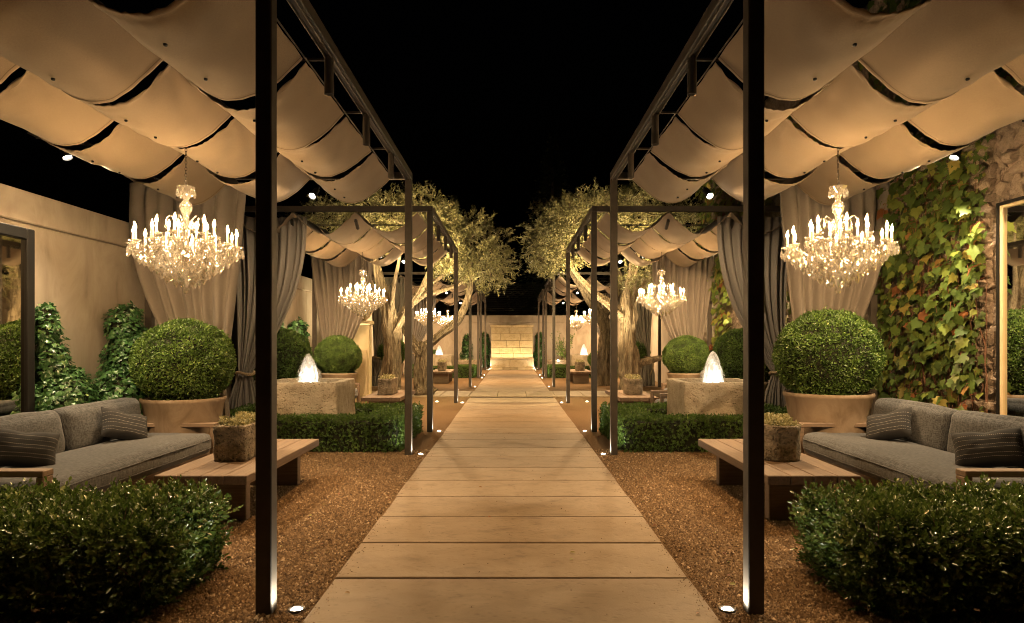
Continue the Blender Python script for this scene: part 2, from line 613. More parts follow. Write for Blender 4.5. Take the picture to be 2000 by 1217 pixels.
PANE = pane_material('window_glass', (.8, .78, .62), .03)
MIRROR, _n, _b = new_mat('mirror_glass')
_b.inputs['Base Color'].default_value = (.62, .57, .48, 1); _b.inputs['Metallic'].default_value = 1.0; _b.inputs['Roughness'].default_value = .025
ROOM = surf('olive_room_wall', [(.3, (.34, .28, .12)), (.7, (.42, .35, .17))], 2, rough=.8)
BLIND, _n3, _b3 = new_mat('lit_window_blind')
_b3.inputs['Base Color'].default_value = (.42, .35, .15, 1); _b3.inputs['Emission Color'].default_value = (1.0, .74, .22, 1); _b3.inputs['Emission Strength'].default_value = .34
CREAM = surf('cream_reveal', [(.3, (.58, .47, .28)), (.7, (.66, .55, .36))], 4, rough=.6)


def water_jet_material():
    m, nt, b = new_mat('foaming_water')
    L = nt.links.new
    b.inputs['Base Color'].default_value = (.92, .93, .92, 1)
    b.inputs['Roughness'].default_value = .3
    tr = nt.nodes.new('ShaderNodeBsdfTranslucent'); tr.inputs[0].default_value = (.95, .95, .93, 1)
    mx = nt.nodes.new('ShaderNodeMixShader'); mx.inputs[0].default_value = .7
    L(b.outputs[0], mx.inputs[1]); L(tr.outputs[0], mx.inputs[2])
    # broken, streaky sheets of water: clear gaps between the foam
    vec = mapped(nt, (26, 26, 5), False)
    nz = nt.nodes.new('ShaderNodeTexNoise'); nz.inputs['Scale'].default_value = 1.0; nz.inputs['Detail'].default_value = 6
    L(vec, nz.inputs['Vector'])
    rp = ramp(nt, [(.30, (.9, .9, .9)), (.50, (.04, .04, .04))])
    L(nz.outputs[0], rp.inputs[0])
    tp = nt.nodes.new('ShaderNodeBsdfTransparent')
    m3 = nt.nodes.new('ShaderNodeMixShader')
    L(rp.outputs[0], m3.inputs[0]); L(mx.outputs[0], m3.inputs[1]); L(tp.outputs[0], m3.inputs[2])
    mx = m3
    L(mx.outputs[0], nt.nodes['Material Output'].inputs[0])
    return m


JET = water_jet_material()
WATER, _n2, _b2 = new_mat('pool_water')
_b2.inputs['Base Color'].default_value = (.55, .55, .48, 1); _b2.inputs['Roughness'].default_value = .06
_bn = _n2.nodes.new('ShaderNodeTexNoise'); _bn.inputs['Scale'].default_value = 22
_bb = _n2.nodes.new('ShaderNodeBump'); _bb.inputs['Strength'].default_value = .5; _bb.inputs['Distance'].default_value = .02
_n2.links.new(_bn.outputs[0], _bb.inputs['Height']); _n2.links.new(_bb.outputs[0], _b2.inputs['Normal'])


def striped_pillow():
    m, nt, b = new_mat('charcoal_stitched_cloth')
    L = nt.links.new
    tc = nt.nodes.new('ShaderNodeTexCoord')
    sp = nt.nodes.new('ShaderNodeSeparateXYZ'); L(tc.outputs['Object'], sp.inputs[0])
    nz = nt.nodes.new('ShaderNodeTexNoise'); nz.inputs['Scale'].default_value = 5; L(tc.outputs['Object'], nz.inputs['Vector'])
    def mth(op, a, bv):
        n = node(nt, 'ShaderNodeMath', operation=op)
        for i, q in enumerate((a, bv)):
            if isinstance(q, (int, float)): n.inputs[i].default_value = q
            else: L(q, n.inputs[i])
        return n.outputs[0]
    v = mth('ADD', sp.outputs[2], mth('MULTIPLY', nz.outputs[0], .02))
    # stitched bands: groups of fine lines at uneven spacing
    tot = None
    for (z, w) in ((-.105, .0014), (-.072, .0018), (-.02, .0014), (.012, .0018), (.058, .0014), (.10, .0016)):
        d = mth('ABSOLUTE', mth('SUBTRACT', v, z + .01), 0)
        ln = mth('LESS_THAN', d, w * .75)
        tot = ln if tot is None else mth('MAXIMUM', tot, ln)
    dash = mth('GREATER_THAN', mth('SINE', mth('MULTIPLY', sp.outputs[0], 420.0), 0), -.35)
    tot = mth('MULTIPLY', tot, dash)
    mx = node(nt, 'ShaderNodeMix', data_type='RGBA')
    L(tot, mx.inputs[0]); mx.inputs[6].default_value = (.011, .011, .012, 1); mx.inputs[7].default_value = (.30, .285, .26, 1)
    L(mx.outputs[2], b.inputs['Base Color'])
    b.inputs['Roughness'].default_value = .9
    n2 = nt.nodes.new('ShaderNodeTexNoise'); n2.inputs['Scale'].default_value = 300; L(tc.outputs['Object'], n2.inputs['Vector'])
    bp = nt.nodes.new('ShaderNodeBump'); bp.inputs['Strength'].default_value = .4; bp.inputs['Distance'].default_value = .002
    L(n2.outputs[0], bp.inputs['Height']); L(bp.outputs[0], b.inputs['Normal'])
    return m


PILLOW = striped_pillow()

SIDES = (('left', -1), ('right', 1))
RANK = ['nearest', 'second', 'third', 'farthest']
PY = [4.02, 11.95, 23.4, 31.3]          # where each pergola begins
PL = 5.53                               # its length
OFF = -0.04                             # the furniture stands a little to the left of the axis

# ================================================================== the setting
m = MB()
m.add([(-120, -20, 0), (120, -20, 0), (120, 240, 0), (-120, 240, 0)], [(0, 1, 2, 3)])
ground = tag(put('ground', m.mesh('ground', GRAVEL)), kind='structure')

# grit lying on the nearer gravel
def grit(n, x0, x1, y0, y1, s0, s1):
    y = y0 + (y1 - y0) * rng.random(n) ** 1.6
    x = x0 + (x1 - x0) * rng.random(n)
    return np.stack([x, y, np.full(n, .002)], 1), s0 + (s1 - s0) * rng.random(n)
GP, GS = [], []
for s in (-1, 1):
    a, b = grit(52000, s * 1.2, s * 3.4, 3.4, 10.0, .008, .019)
    GP.append(a); GS.append(b)
    a, b = grit(5000, s * 1.2, s * 3.4, 3.4, 10.0, .018, .034)
    GP.append(a); GS.append(b)
    n = 420
    xx = s * (1.165 - np.abs(rng.normal(0, .05, n))); yy = 2.9 + 9 * rng.random(n) ** 1.5
    GP.append(np.stack([xx, yy, np.full(n, .0315)], 1)); GS.append(.004 + .006 * rng.random(n))
n = 160
GP.append(np.stack([rng.uniform(-1.1, 1.1, n), 2.9 + 9 * rng.random(n), np.full(n, .0315)], 1)); GS.append(.004 + .008 * rng.random(n))
GP = np.concatenate(GP); GS = np.concatenate(GS)
PEB = (np.array([(-.5, -.4, -.1), (.5, -.45, -.1), (.1, .55, -.1), (0, 0, .55)]), [(0, 1, 3), (1, 2, 3), (2, 0, 3)])
tilt = np.stack([rng.normal(0, .35, len(GP)), rng.normal(0, .35, len(GP)), np.ones(len(GP))], 1)
ang = rng.random(len(GP)) * 6.283
gm = leaf_mesh('gravel', GP, np.stack([np.cos(ang), np.sin(ang), np.zeros(len(GP))], 1), tilt, GS, PEB, PEBBLE, rng.random(len(GP)) ** 1.3)
tag(put('gravel', gm), 'loose golden brown gravel beside the stone walkway', 'gravel', kind='stuff')

# walkway of sandstone slabs
walk = tag(put('path', box_mesh('path', (-1.15, 1.15, 2.2, 37.2, -.05, .004), EARTH, .001)), kind='structure')
slab_me = [box_mesh('slab', (-1.17, 1.17, -.381, .381, -.03, .030), SLAB, .006) for _ in range(1)][0]
k = -2
while 4.52 + .785 * k < 18.4:
    yc = 4.52 + .785 * k + .3925
    put('slab', slab_me, walk, (random.uniform(-.006, .006), yc, random.uniform(-.002, .002)), (random.uniform(-.0015, .0015), random.uniform(-.001, .001), random.uniform(-.002, .002)))
    k += 1
cross_me = box_mesh('slab', (-.405, .405, -1.0, 1.0, -.03, .030), SLAB, .006)
for i in range(-5, 6):
    put('slab', cross_me, walk, (i * .823, 20.26, random.uniform(-.002, .002)), (0, 0, random.uniform(-.002, .002)))
yc = 21.30 + .3925
while yc < 36.4:
    put('slab', slab_me, walk, (random.uniform(-.005, .005), yc, random.uniform(-.002, .002)), (0, 0, random.uniform(-.002, .002)))
    yc += .785

# ------------------------------------------------------------------ walls
t = thing('garden_wall', 'tall plain stucco wall behind the left sofas and mirrors', 'wall', (-5.4, 2, 0))
put('wall_face', box_mesh('wall_face', (-.35, 0, -2, 36.5, 0, 2.90), STUCCO, .01), t)
put('wall_cap', box_mesh('wall_cap', (-.37, .045, -2, 36.5, 2.903, 3.25), STUCCO, .012), t)
for y in (1.6, 5.0, 8.4, 12.2, 15.9):
    put('wall_joint', box_mesh('wall_joint', (.0, .004, y, y + .012, .0, 2.895), MORTAR, .001), t)

t = thing('back_wall', 'pale stucco wall closing the far end of the walkway', 'wall', (0, 38.6, 0))
put('wall_face', box_mesh('wall_face', (-9, 9, 0, .3, 0, 2.62), STUCCO, .01), t)
put('wall_cap', box_mesh('wall_cap', (-9, 9, -.05, .33, 2.623, 3.02), STUCCO, .012), t)

t = thing('garden_wall', 'low plain wall beyond the ivy house on the right', 'wall', (5.6, 19, 0))
put('wall_face', box_mesh('wall_face', (0, .3, 0, 19.6, 0, 2.62), STUCCO, .01), t)
put('wall_cap', box_mesh('wall_cap', (-.045, .33, 0, 19.6, 2.623, 3.02), STUCCO, .012), t)

# rubble stone house wall on the right with its window
XW = 5.28
house = thing('stone_house', 'old rubble stone house overgrown with vine on the right', 'building', (XW, 7.4, 0))
def wall_piece(y0, y1, z0, z1):
    mb = MB()
    def fn(u, v):
        y = y0 + (y1 - y0) * u; z = z0 + (z1 - z0) * v
        return (-.0 - .035 * noise.noise(Vector((y * 3, z * 3, 1))) - .02 * noise.noise(Vector((y * 9, z * 9, 4))), y - 7.4, z)
    nu = max(2, int((y1 - y0) / .14)); nv = max(2, int((z1 - z0) / .14))
    mb.grid(nu, nv, fn, (.5, 0, 0))
    return mb.mesh('wall', MORTAR, True)
put('wall', wall_piece(7.40, 18.9, 0, 6.6), house)
put('wall', wall_piece(1.0, 7.38, 3.10, 6.6), house)
put('wall', wall_piece(1.0, 7.38, 0, .70), house)
put('wall', wall_piece(1.0, 4.6, .72, 3.08), house)
win = put('window', box_mesh('window', (-.05, .0, -.05, -.022, .72, 3.08), BLACK, .004), house)
for dims in ((-.05, .0, -2.80, -2.772, .72, 3.08), (-.05, .0, -2.77, -.052, .72, .75), (-.05, .0, -2.77, -.052, 3.05, 3.08)):
    put('frame', box_mesh('frame', dims, BLACK, .004), win)
_pm = MB(); _pm.add([(-.009, -.105, .79), (-.009, -2.72, .79), (-.009, -2.72, 3.01), (-.009, -.105, 3.01)], [(0, 3, 2, 1)])
put('pane', _pm.mesh('pane', PANE), win)
for dims in ((-.035, .05, -.104, -.053, .752, 3.048), (-.035, .05, -2.77, -.105, 3.012, 3.048), (-.035, .05, -2.77, -.105, .752, .788)):
    put('reveal', box_mesh('reveal', dims, CREAM, .006), win)
put('blind', box_mesh('blind', (.03, .036, -2.72, -.107, .79, 3.01), BLIND, .001), win)
room = MB(); room.box(.46, 2.6, -4.4, .9, .0, 3.3)
room.f = [f for i, f in enumerate(room.f) if i != 5]
put('room', room.mesh('room', ROOM), house)
lamp = point('room_lamp', (XW + 1.5, 5.2, 2.7), 70, (1, .78, .36), .2)
lamp.parent = house; lamp.location = (1.5, -2.2, 2.7)

def rough_stone(seed):
    mb = rounded_box(.5, .5, .5, .30, 0, 0, seed, 4)
    out = []
    for p in mb.v:
        q = Vector(p)
        q += noise.noise_vector(Vector((q.x * 1.6, q.y * 1.6 + seed * 7.1, q.z * 1.6))) * .34
        q += noise.noise_vector(Vector((q.x * 5, q.y * 5 + seed * 3.1, q.z * 5))) * .09
        out.append(tuple(q))
    mb.v = out
    return mb.mesh('stone', RUBBLE, True)
stones = [rough_stone(i) for i in range(9)]
def lay_stones(y0, y1, z0, z1):
    z = z0
    while z < z1:
        h = random.uniform(.10, .20)
        y = y0 + random.uniform(0, .08)
        while y < y1 - .06:
            w = min(random.uniform(.10, .34), y1 - y)
            hh = h * random.uniform(.75, 1.25)
            put('stone', random.choice(stones), house, (.03 + random.uniform(-.03, .03), y + w / 2 - 7.4, z + h / 2 + random.uniform(-.03, .03)),
                (random.uniform(-.25, .25), random.uniform(-.2, .2), random.choice((0, math.pi)) + random.uniform(-.2, .2)), (random.uniform(.12, .22), w * .98, hh))
            y += w + random.uniform(0, .03)
        z += h + random.uniform(-.01, .02)
lay_stones(7.42, 9.5, .55, 4.0)
lay_stones(5.2, 7.38, 3.14, 4.2)

# ================================================================== pergolas
_cache = {}
def cached(key, fn):
    if key not in _cache:
        _cache[key] = fn()
    return _cache[key]

RX = [1.63, 2.72, 3.81, 4.90]
ZR = 3.83
def canopy_panel(s, col, var, row):
    x0, x1 = RX[col] - 1.435, RX[col + 1] - 1.435
    sag = .34 + .03 * math.sin(var * 2.1 + col)
    ln = 1.24
    sd = var * 9.7 + col * 3.1
    def fn(u, v):
        x = x0 + .012 + (x1 - x0 - .024) * u
        k = 1 - (2 * u - 1) ** 2
        hem = math.exp(-v * 16) + math.exp(-(1 - v) * 16)
        z = -sag * (.86 * k + .14 * k * k) * (1 + .05 * math.sin(v * 3.1 + sd))
        # taut creases running in from the tied corners, ruffled hems
        z += .014 * noise.noise(Vector((u * 3.2 + v * 2.4 + sd, v * 5 - u * 2, 0)))
        z += .010 * noise.noise(Vector((u * 9 - v * 5 + sd, (v + u) * 3, 5))) * (1 - .6 * k)
        if v < .028 or v > .972:
            z -= .0035
        ph = math.atan2(v + .06, u + .04); rr = math.hypot(u, v)
        z += .026 * math.sin(ph * 17 + sd) * math.exp(-rr * 3.2) * min(1, rr * 6)
        ph = math.atan2(v + .06, 1 - u + .04); rr = math.hypot(1 - u, v)
        z += .026 * math.sin(ph * 15 + sd) * math.exp(-rr * 3.0) * min(1, rr * 6)
        ph = math.atan2(1 - v + .06, 1 - u + .04); rr = math.hypot(1 - u, 1 - v)
        z += .012 * math.sin(ph * 15 + sd) * math.exp(-rr * 4.0) * min(1, rr * 6)
        z += .006 * math.exp(-v * 13) * math.sin(u * 88 + 3 * math.sin(u * 9 + sd)) * k
        yy = v * ln + .022 * k * (1 if v < .5 else -1) * abs(2 * v - 1) ** 3 + .004 * hem * math.sin(u * 46 + sd)
        return (s * x, yy, z)
    vs = [0, .012, .026, .030, .06] + [.06 + .88 * i / 11 for i in range(1, 12)] + [.970, .974, .988, 1.0]
    mb = MB(); mb.grid(40, len(vs) - 1, lambda u, v: fn(u, vs[int(round(v * (len(vs) - 1)))]), (0, 0, .004))
    me = mb.mesh('canopy_panel', CANVAS, True)
    me.materials.append(THREAD)
    nr = len(vs) - 1
    for j in (2, nr - 3):
        for i in range(40):
            me.polygons[j * 40 + i].material_index = 1
    return me

def snap_mesh():
    mb = MB(); mb.lathe([(.004, -.012), (.011, -.010), (.013, -.003), (.013, .004)], 8)
    return mb.mesh('snap', BLACK)

def tube_can():
    mb = MB()
    mb.lathe([(.028, .03), (.028, -.0), (.036, -.004), (.038, -.30)], 16, cap=False)
    mb.lathe([(.038, -.30), (.0335, -.302), (.0325, -.12), (.001, -.118)], 16, cap=False)
    return auto_smooth(mb.mesh('tube_light', STEEL), 35)

def tube_lens():
    mb = MB(); mb.lathe([(.001, -.14), (.030, -.14)], 14, cap=False)
    return mb.mesh('lens', emit_mat('tube_lens', (1, .72, .4), 12.0))

def spot_can():
    mb = MB()
    mb.lathe([(.03, .16), (.042, .15), (.046, .02), (.052, 0.0), (.052, -.03), (.047, -.03), (.044, -.005)], 16, cap=False)
    mb.box(-.012, .012, -.012, .012, .12, .24)
    return auto_smooth(mb.mesh('spotlight', BLACK), 35)

def lens_disc():
    mb = MB(); mb.lathe([(.001, -.012), (.044, -.008)], 14, cap=False)
    return mb.mesh('lens', LENSW)

def aim_rot(d):
    return Vector(d).to_track_quat('-Z', 'Y').to_euler()

for side, s in SIDES:
    for pi, y0 in enumerate(PY):
        near = pi < 2
        ox = s * 1.435 + (-.012 if pi == 0 else 0)
        pg = thing('pergola', f'dark steel pergola with sagging canvas canopy, {RANK[pi]} on the {side}', 'pergola', (ox, y0, 0), group='pergolas along the walkway')
        W = 3.62
        post = cached('post', lambda: box_mesh('post', (-.0475, .0475, -.0475, .0475, 0, 3.848), STEEL, .005))
        for (lx, ly) in ((0, 0), (0, PL), (s * W, 0), (s * W, PL)):
            if pi == 0 and ly == 0 and lx != 0:
                continue
            put('post', post, pg, (lx, ly, 0))
        lb = cached('lb', lambda: box_mesh('beam', (-.0475, .0475, -.0475, PL + .0475, 3.85, 3.95), STEEL, .005))
        put('beam', lb, pg, (0, 0, 0)); put('beam', lb, pg, (s * W, 0, 0))
        lip = cached(('lip', s), lambda: box_mesh('lip', (-.030, -.022, .05, PL - .05, 3.825, 3.849), STEEL, .002))
        put('lip', lip, pg, (0, 0, 0)); put('lip', lip, pg, (.052, 0, 0))
        cb = cached(('cb', s), lambda: box_mesh('beam', (min(s * .05, s * (W - .05)), max(s * .05, s * (W - .05)), -.045, .045, 3.852, 3.948), STEEL, .005))
        put('beam', cb, pg, (0, 0, 0)); put('beam', cb, pg, (0, PL, 0))
        mid = cached(('mid', s), lambda: box_mesh('cross_bar', (min(s * .05, s * (W - .05)), max(s * .05, s * (W - .05)), -.012, .012, 3.862, 3.885), STEEL, .003))
        for r in (1, 2, 3):
            put('cross_bar', mid, pg, (0, .12 + r * 1.285 + .1, 0))
        def rod():
            mb = MB(); mb.tube([(0, .05, 0), (0, PL - .05, 0)], .007, 6); return mb.mesh('ridge_rod', STEEL)
        for x in RX:
            put('ridge_rod', cached('rod', rod), pg, (s * (x - 1.435), 0, ZR + .012))
        for c in range(3):
            for r in range(4):
                me = cached(('pan', s, c, r), lambda: canopy_panel(s, c, r, r))
                pn = put('canopy_panel', me, pg, (0, .14 + r * 1.315, ZR)) if r else put('canopy_panel', me, pg, (0, -.09, ZR), (0, 0, 0), (1, 1.18, 1))
                if pi == 0:
                    for fy in (.32, .80):
                        put('snap', cached('snap', snap_mesh), pn, (s * ((RX[c] + RX[c + 1]) / 2 - 1.435), fy, -.343 - .02))
        # tube downlights along the inner beam
        for q in (1, 2, 3):
            ly = q * PL / 4
            tb = put('tube_light', cached('tube', tube_can), pg, (0, ly, 3.845))
            put('lens', cached('tlens', tube_lens), tb)
            lo = spot('downlight', (0, 0, 0), (s * .22, 0, -1), P_TUBE * (1, 2.0, 2.8, 2.8)[pi], WARM, 112, .9, .03)
            lo.parent = tb; lo.location = (0, 0, -.305)
        # spotlight on the back beam, aimed down into the seating
        bx = s * (2.76 - 1.435)
        tgt = Vector((s * (3.5 - 1.435), 1.6, .3)); src = Vector((bx, PL - .05, 3.62))
        d = tgt - src
        sl = put('spotlight', cached('can', spot_can), pg, src, aim_rot(d))
        put('lens', cached('lens', lens_disc), sl)
        lo = spot('spotlight_lamp', (0, 0, 0), (0, 0, -1), P_BACK, SOFT, 82, .7, .045)
        lo.parent = sl; lo.location = (0, 0, -.035)
        if pi == 1:  # extra spots added to brighten the olive crowns and the ground below
            for fx, tx, up in ((2.05, 1.6, 5.0), (3.35, 3.2, 5.0), (1.75, 1.3, -.5)):
                src = Vector((s * (fx - 1.435), PL + .10, 3.80)); d = Vector((s * (tx - 1.435), PL + 2.6, up)) - src
                sl = put('spotlight', cached('can', spot_can), pg, src, aim_rot(d))
                put('lens', cached('lens', lens_disc), sl)
                lo = spot('added_tree_spot', (0, 0, 0), (0, 0, -1), 480, (1, .72, .33), 130, .8, .04)
                lo.parent = sl; lo.location = (0, 0, -.035)
        if pi in (0, 2):  # extra spot added to brighten the fountain and the curtain beyond
            src = Vector((s * (2.45 - 1.435), PL + .10, 3.78)); d = Vector((s * (3.7 - 1.435), PL + 2.4, 1.3)) - src
            sl = put('spotlight', cached('can', spot_can), pg, src, aim_rot(d))
            put('lens', cached('lens', lens_disc), sl)
            lo = spot('added_fountain_spot', (0, 0, 0), (0, 0, -1), 230, COOL, 92, .7, .04)
            lo.parent = sl; lo.location = (0, 0, -.035)
        # floodlight with its shield plate under the outer beam
        src = Vector((s * (4.86 - 1.435), 3.45, 3.62)); tgt = Vector((s * (3.2 - 1.435), 2.9, .3))
        d = tgt - src
        fl = put('floodlight', cached('can', spot_can), pg, src, aim_rot(d))
        put('lens', cached('lens', lens_disc), fl)
        sh = cached('shield', lambda: box_mesh('shield_plate', (-.15, .15, -.11, .11, -.006, .006), STEEL, .004))
        put('shield_plate', sh, pg, (s * (4.98 - 1.435) - .02, 3.35, 3.78), (R(18), R(-s * 24), 0))
        lo = spot('floodlight_lamp', (0, 0, 0), (0, 0, -1), P_FLOOD, COOL, 128, .8, .045)
        lo.parent = fl; lo.location = (0, 0, -.035)
        # tilted tube lights under the front beam
        tl = [(2.74, 3.15, 6.9, .6, 1.0), (3.86, 5.1, 4.4, 1.5, 1.5) if s < 0 else (3.86, 5.0, 4.4, 1.7, 2.6)]
        if pi == 0:
            tl.append((3.1, 3.3, -.9, 0, .42))          # added lamp out of view, turned outward to brighten the front hedge
        for fx, tx, ty, tz, pw in tl:
            src = Vector((s * (fx - 1.435), .02 if pi else -.32, 3.70)); d = Vector((s * (tx - 1.435), ty, tz)) - src
            tb = put('tube_light', cached('tube', tube_can), pg, src, aim_rot(d), (.8, .8, .8))
            if pi == 0:
                put('bracket', cached('brk', lambda: box_mesh('bracket', (-.012, .012, -.33, -.05, 3.86, 3.885), STEEL, .003)), pg, (s * (fx - 1.435), 0, 0))
                put('bracket', cached('brk2', lambda: box_mesh('bracket', (-.011, .011, -.33, -.308, 3.70, 3.859), STEEL, .003)), pg, (s * (fx - 1.435), 0, 0))
            lo = spot('tilted_lamp', (0, 0, 0), (0, 0, -1), P_TILT * (1, 1.5, 2.6, 3.2)[pi] * pw, SOFT, 54 if ty > 0 else 95, .8, .03)
            lo.parent = tb; lo.location = (0, 0, -.31)

# ------------------------------------------------------------------ curtains
def curtain(s, xa, xb, xg, zt, zg, wg, nf, seed, wb):
    """cloth hung from xa..xb (local x, positive outward), gathered at xg and falling to the floor"""
    nu, nv = nf * 8, 46
    def fn(u, v):
        z = zt + (0.02 - zt) * v
        vg = (zt - zg) / (zt - .02)
        top = xa + (xb - xa) * u
        gat = xg + (u - .5) * wg
        if v < vg:
            q = v / vg
            k = q ** 1.9
            x = top + (gat - top) * k
            # slack of the swept side
            x += .10 * math.sin(q * math.pi) * (1 if xg > (xa + xb) / 2 else -1) * (-.55)
            am = .078 * (1 - k) + .026 * k
        else:
            q = (v - vg) / (1 - vg)
            x = xg + (u - .5) * (wg + (wb - wg) * math.sin(min(1, q * 1.3) * math.pi / 2))
            am = .02 + .045 * q
        ph = seed + 1.3 * noise.noise(Vector((u * 4 + seed, v * 1.1, 0)))
        y = am * 1.15 * (1 - 2 * abs(math.sin(math.pi * nf * u + ph)) ** .75) + am * .6 * math.sin(2 * math.pi * nf * .43 * u + seed * 3 + v * 2.2)
        if v < .03:
            y *= .6
        return (s * x, y, z)
    mb = MB(); mb.grid(nu, nv, fn, (0, .004, 0))
    return mb.mesh('cloth', DRAPE, True)

def twisted(pts, r, turns):
    mb = MB()
    pts = [Vector(p) for p in pts]
    n = len(pts)
    for st in range(3):
        path = []
        for i, p in enumerate(pts):
            t = (pts[min(i + 1, n - 1)] - pts[max(0, i - 1)]).normalized()
            a = t.orthogonal().normalized() if abs(t.z) > .95 else t.cross(Vector((0, 0, 1))).normalized()
            b = t.cross(a)
            th = 2 * math.pi * (turns * i / (n - 1) + st / 3)
            path.append(p + (a * math.cos(th) + b * math.sin(th)) * r * .55)
        mb.tube(path, r * .62, 6)
    return mb.mesh('rope_tie', ROPE, True)

def rope_tie():
    pts = []
    for i in range(30):
        a = 2 * math.pi * i / 29
        pts.append((.15 * math.cos(a), .10 * math.sin(a), .02 * math.sin(a * 2)))
    for i in range(1, 34):
        q = i / 33
        pts.append((.15 + .05 * math.sin(q * 4), -.02 - .10 * math.sin(q * 3.14), -.62 * q))
    return twisted(pts, .026, 20)

def hang(side, s, label, x0, y, xa, xb, xg, zt=3.78, zg=1.02, wg=.30, nf=9, seed=0, wb=.6):
    t = thing('curtain', label, 'curtain', (s * x0, y, 0), group='drapes of the pergolas')
    put('cloth', curtain(s, xa, xb, xg, zt, zg, wg, nf, seed, wb), t)
    put('rope_tie', cached('rope', rope_tie), t, (s * xg, 0, zg), (0, 0, 0 if s > 0 else math.pi))
    return t

for side, s in SIDES:
    e = .12 if side == 'left' else 0.0
    hang(side, s, f'taupe curtain hanging right behind the nearest {side} chandelier and big topiary ball', 4.5, 9.44, -.82, .70 + e, -.30, zg=1.05, wg=.42, nf=8, seed=1.1 + s)
    hang(side, s, f'grey curtain swept to the wall on the front beam of the second {side} pergola', 4.3, 12.09, -.68, .62, .42, seed=2.3 + s, nf=9, wg=.22)
    hang(side, s, f'taupe curtain at the back of the second {side} pergola, behind its chandelier', 4.5, 17.36, -.95, .62, .05, seed=3.9 + s, nf=10, wg=.34)
    hang(side, s, f'dark curtain swept aside on the front beam of the third {side} pergola', 4.3, 23.54, -.80, .62, .35, seed=5.2 + s, nf=9, wg=.22)
    hang(side, s, f'pale curtain on the front beam of the farthest {side} pergola', 4.3, 31.44, -.80, .62, .35, seed=6.2 + s, nf=9, wg=.22)

# ------------------------------------------------------------------ chandeliers
def kite(w, h, n=6):
    mb = MB()
    mb.lathe([(.0008, 0), (w * .30, -h * .12), (w * .5, -h * .58), (w * .34, -h * .80), (.001, -h)], n, fn=lambda i, a: 1.0 if abs(math.cos(a)) > .4 else .55)
    mb.lathe([(.001, .014), (w * .16, .007), (.001, 0)], 5)
    return mb

def faceted_ball(r):
    mb = MB(); mb.lathe([(.001, r), (r * .7, r * .72), (r, 0), (r * .7, -r * .72), (.001, -r)], 8); return mb

def arm_mesh(r1, z1, z0):
    mb = MB()
    pts = []
    for i in range(13):
        q = i / 12
        r = .05 + (r1 - .05) * q
        z = z0 + (z1 - z0) * q * q - .13 * math.sin(q * math.pi) * (1 - .2 * q)
        pts.append((r, 0, z))
    mb.tube(pts, [.0125 - .003 * i / 12 for i in range(13)], 6)
    # curl under the cup
    c = [(r1 - .02 + .035 * math.cos(a), 0, z1 - .055 + .035 * math.sin(a)) for a in [k * .6 for k in range(10)]]
    mb.tube(c, .006, 5)
    return mb.mesh('arm', CRYSTAL, True)

def candle_mesh(h):
    mb = MB()
    mb.lathe([(.016, 0), (.019, .012), (.0135, .022), (.0135, h)], 10)
    return mb.mesh('candle', CANDLE, True)

def bulb_mesh():
    mb = MB()
    mb.lathe([(.007, 0), (.0145, .015), (.0155, .024), (.0115, .044), (.0055, .060), (.0008, .076)], 8)
    mb.v = [(x + max(0, z - .04) * .25, y, z) for x, y, z in mb.v]
    return mb.mesh('bulb', BULBM, True)

def cup_mesh():
    mb = MB()
    mb.lathe([(.012, -.012), (.035, -.006), (.062, .012), (.066, .018), (.058, .012), (.016, .0)], 20, fn=lambda i, a: 1 + (.10 * math.cos(6 * a) if i in (2, 3, 4) else 0))
    return mb.mesh('cup', CRYSTAL, True)

def column_mesh():
    mb = MB()
    mb.lathe([(.004, .06), (.02, .07), (.03, .10), (.085, .17), (.11, .22), (.10, .235), (.03, .24), (.022, .30), (.05, .33), (.075, .37), (.05, .41), (.028, .44),
              (.022, .56), (.035, .60), (.030, .66), (.045, .70), (.028, .73), (.030, .77), (.056, .82), (.064, .855), (.056, .89), (.024, .925), (.030, .94), (.045, .99), (.085, 1.045), (.092, 1.06), (.075, 1.05), (.02, 1.0)], 16,
             fn=lambda i, a: 1 + .05 * math.cos(8 * a))
    return auto_smooth(mb.mesh('column', CRYSTAL), 30)

def scroll_mesh():
    mb = MB()
    pts = [(.03 + .17 * math.sin(q * 1.5), 0, .62 + .14 * math.sin(q * 2.7)) for q in [k / 10 for k in range(12)]]
    mb.tube(pts, [.009 - .004 * k / 11 for k in range(12)], 5)
    return mb.mesh('scroll', CRYSTAL, True)

def chain_mesh(z0, z1):
    mb = MB()
    z = z0; k = 0
    while z < z1:
        pts = [((.011 if k % 2 else 0) * math.cos(a), (0 if k % 2 else .011) * math.cos(a), z + .019 + .019 * math.sin(a)) for a in [i * math.pi / 5 for i in range(11)]]
        mb.tube(pts, .0034, 5, cap=False)
        z += .031; k += 1
    return mb.mesh('chain', CHAIN, True)

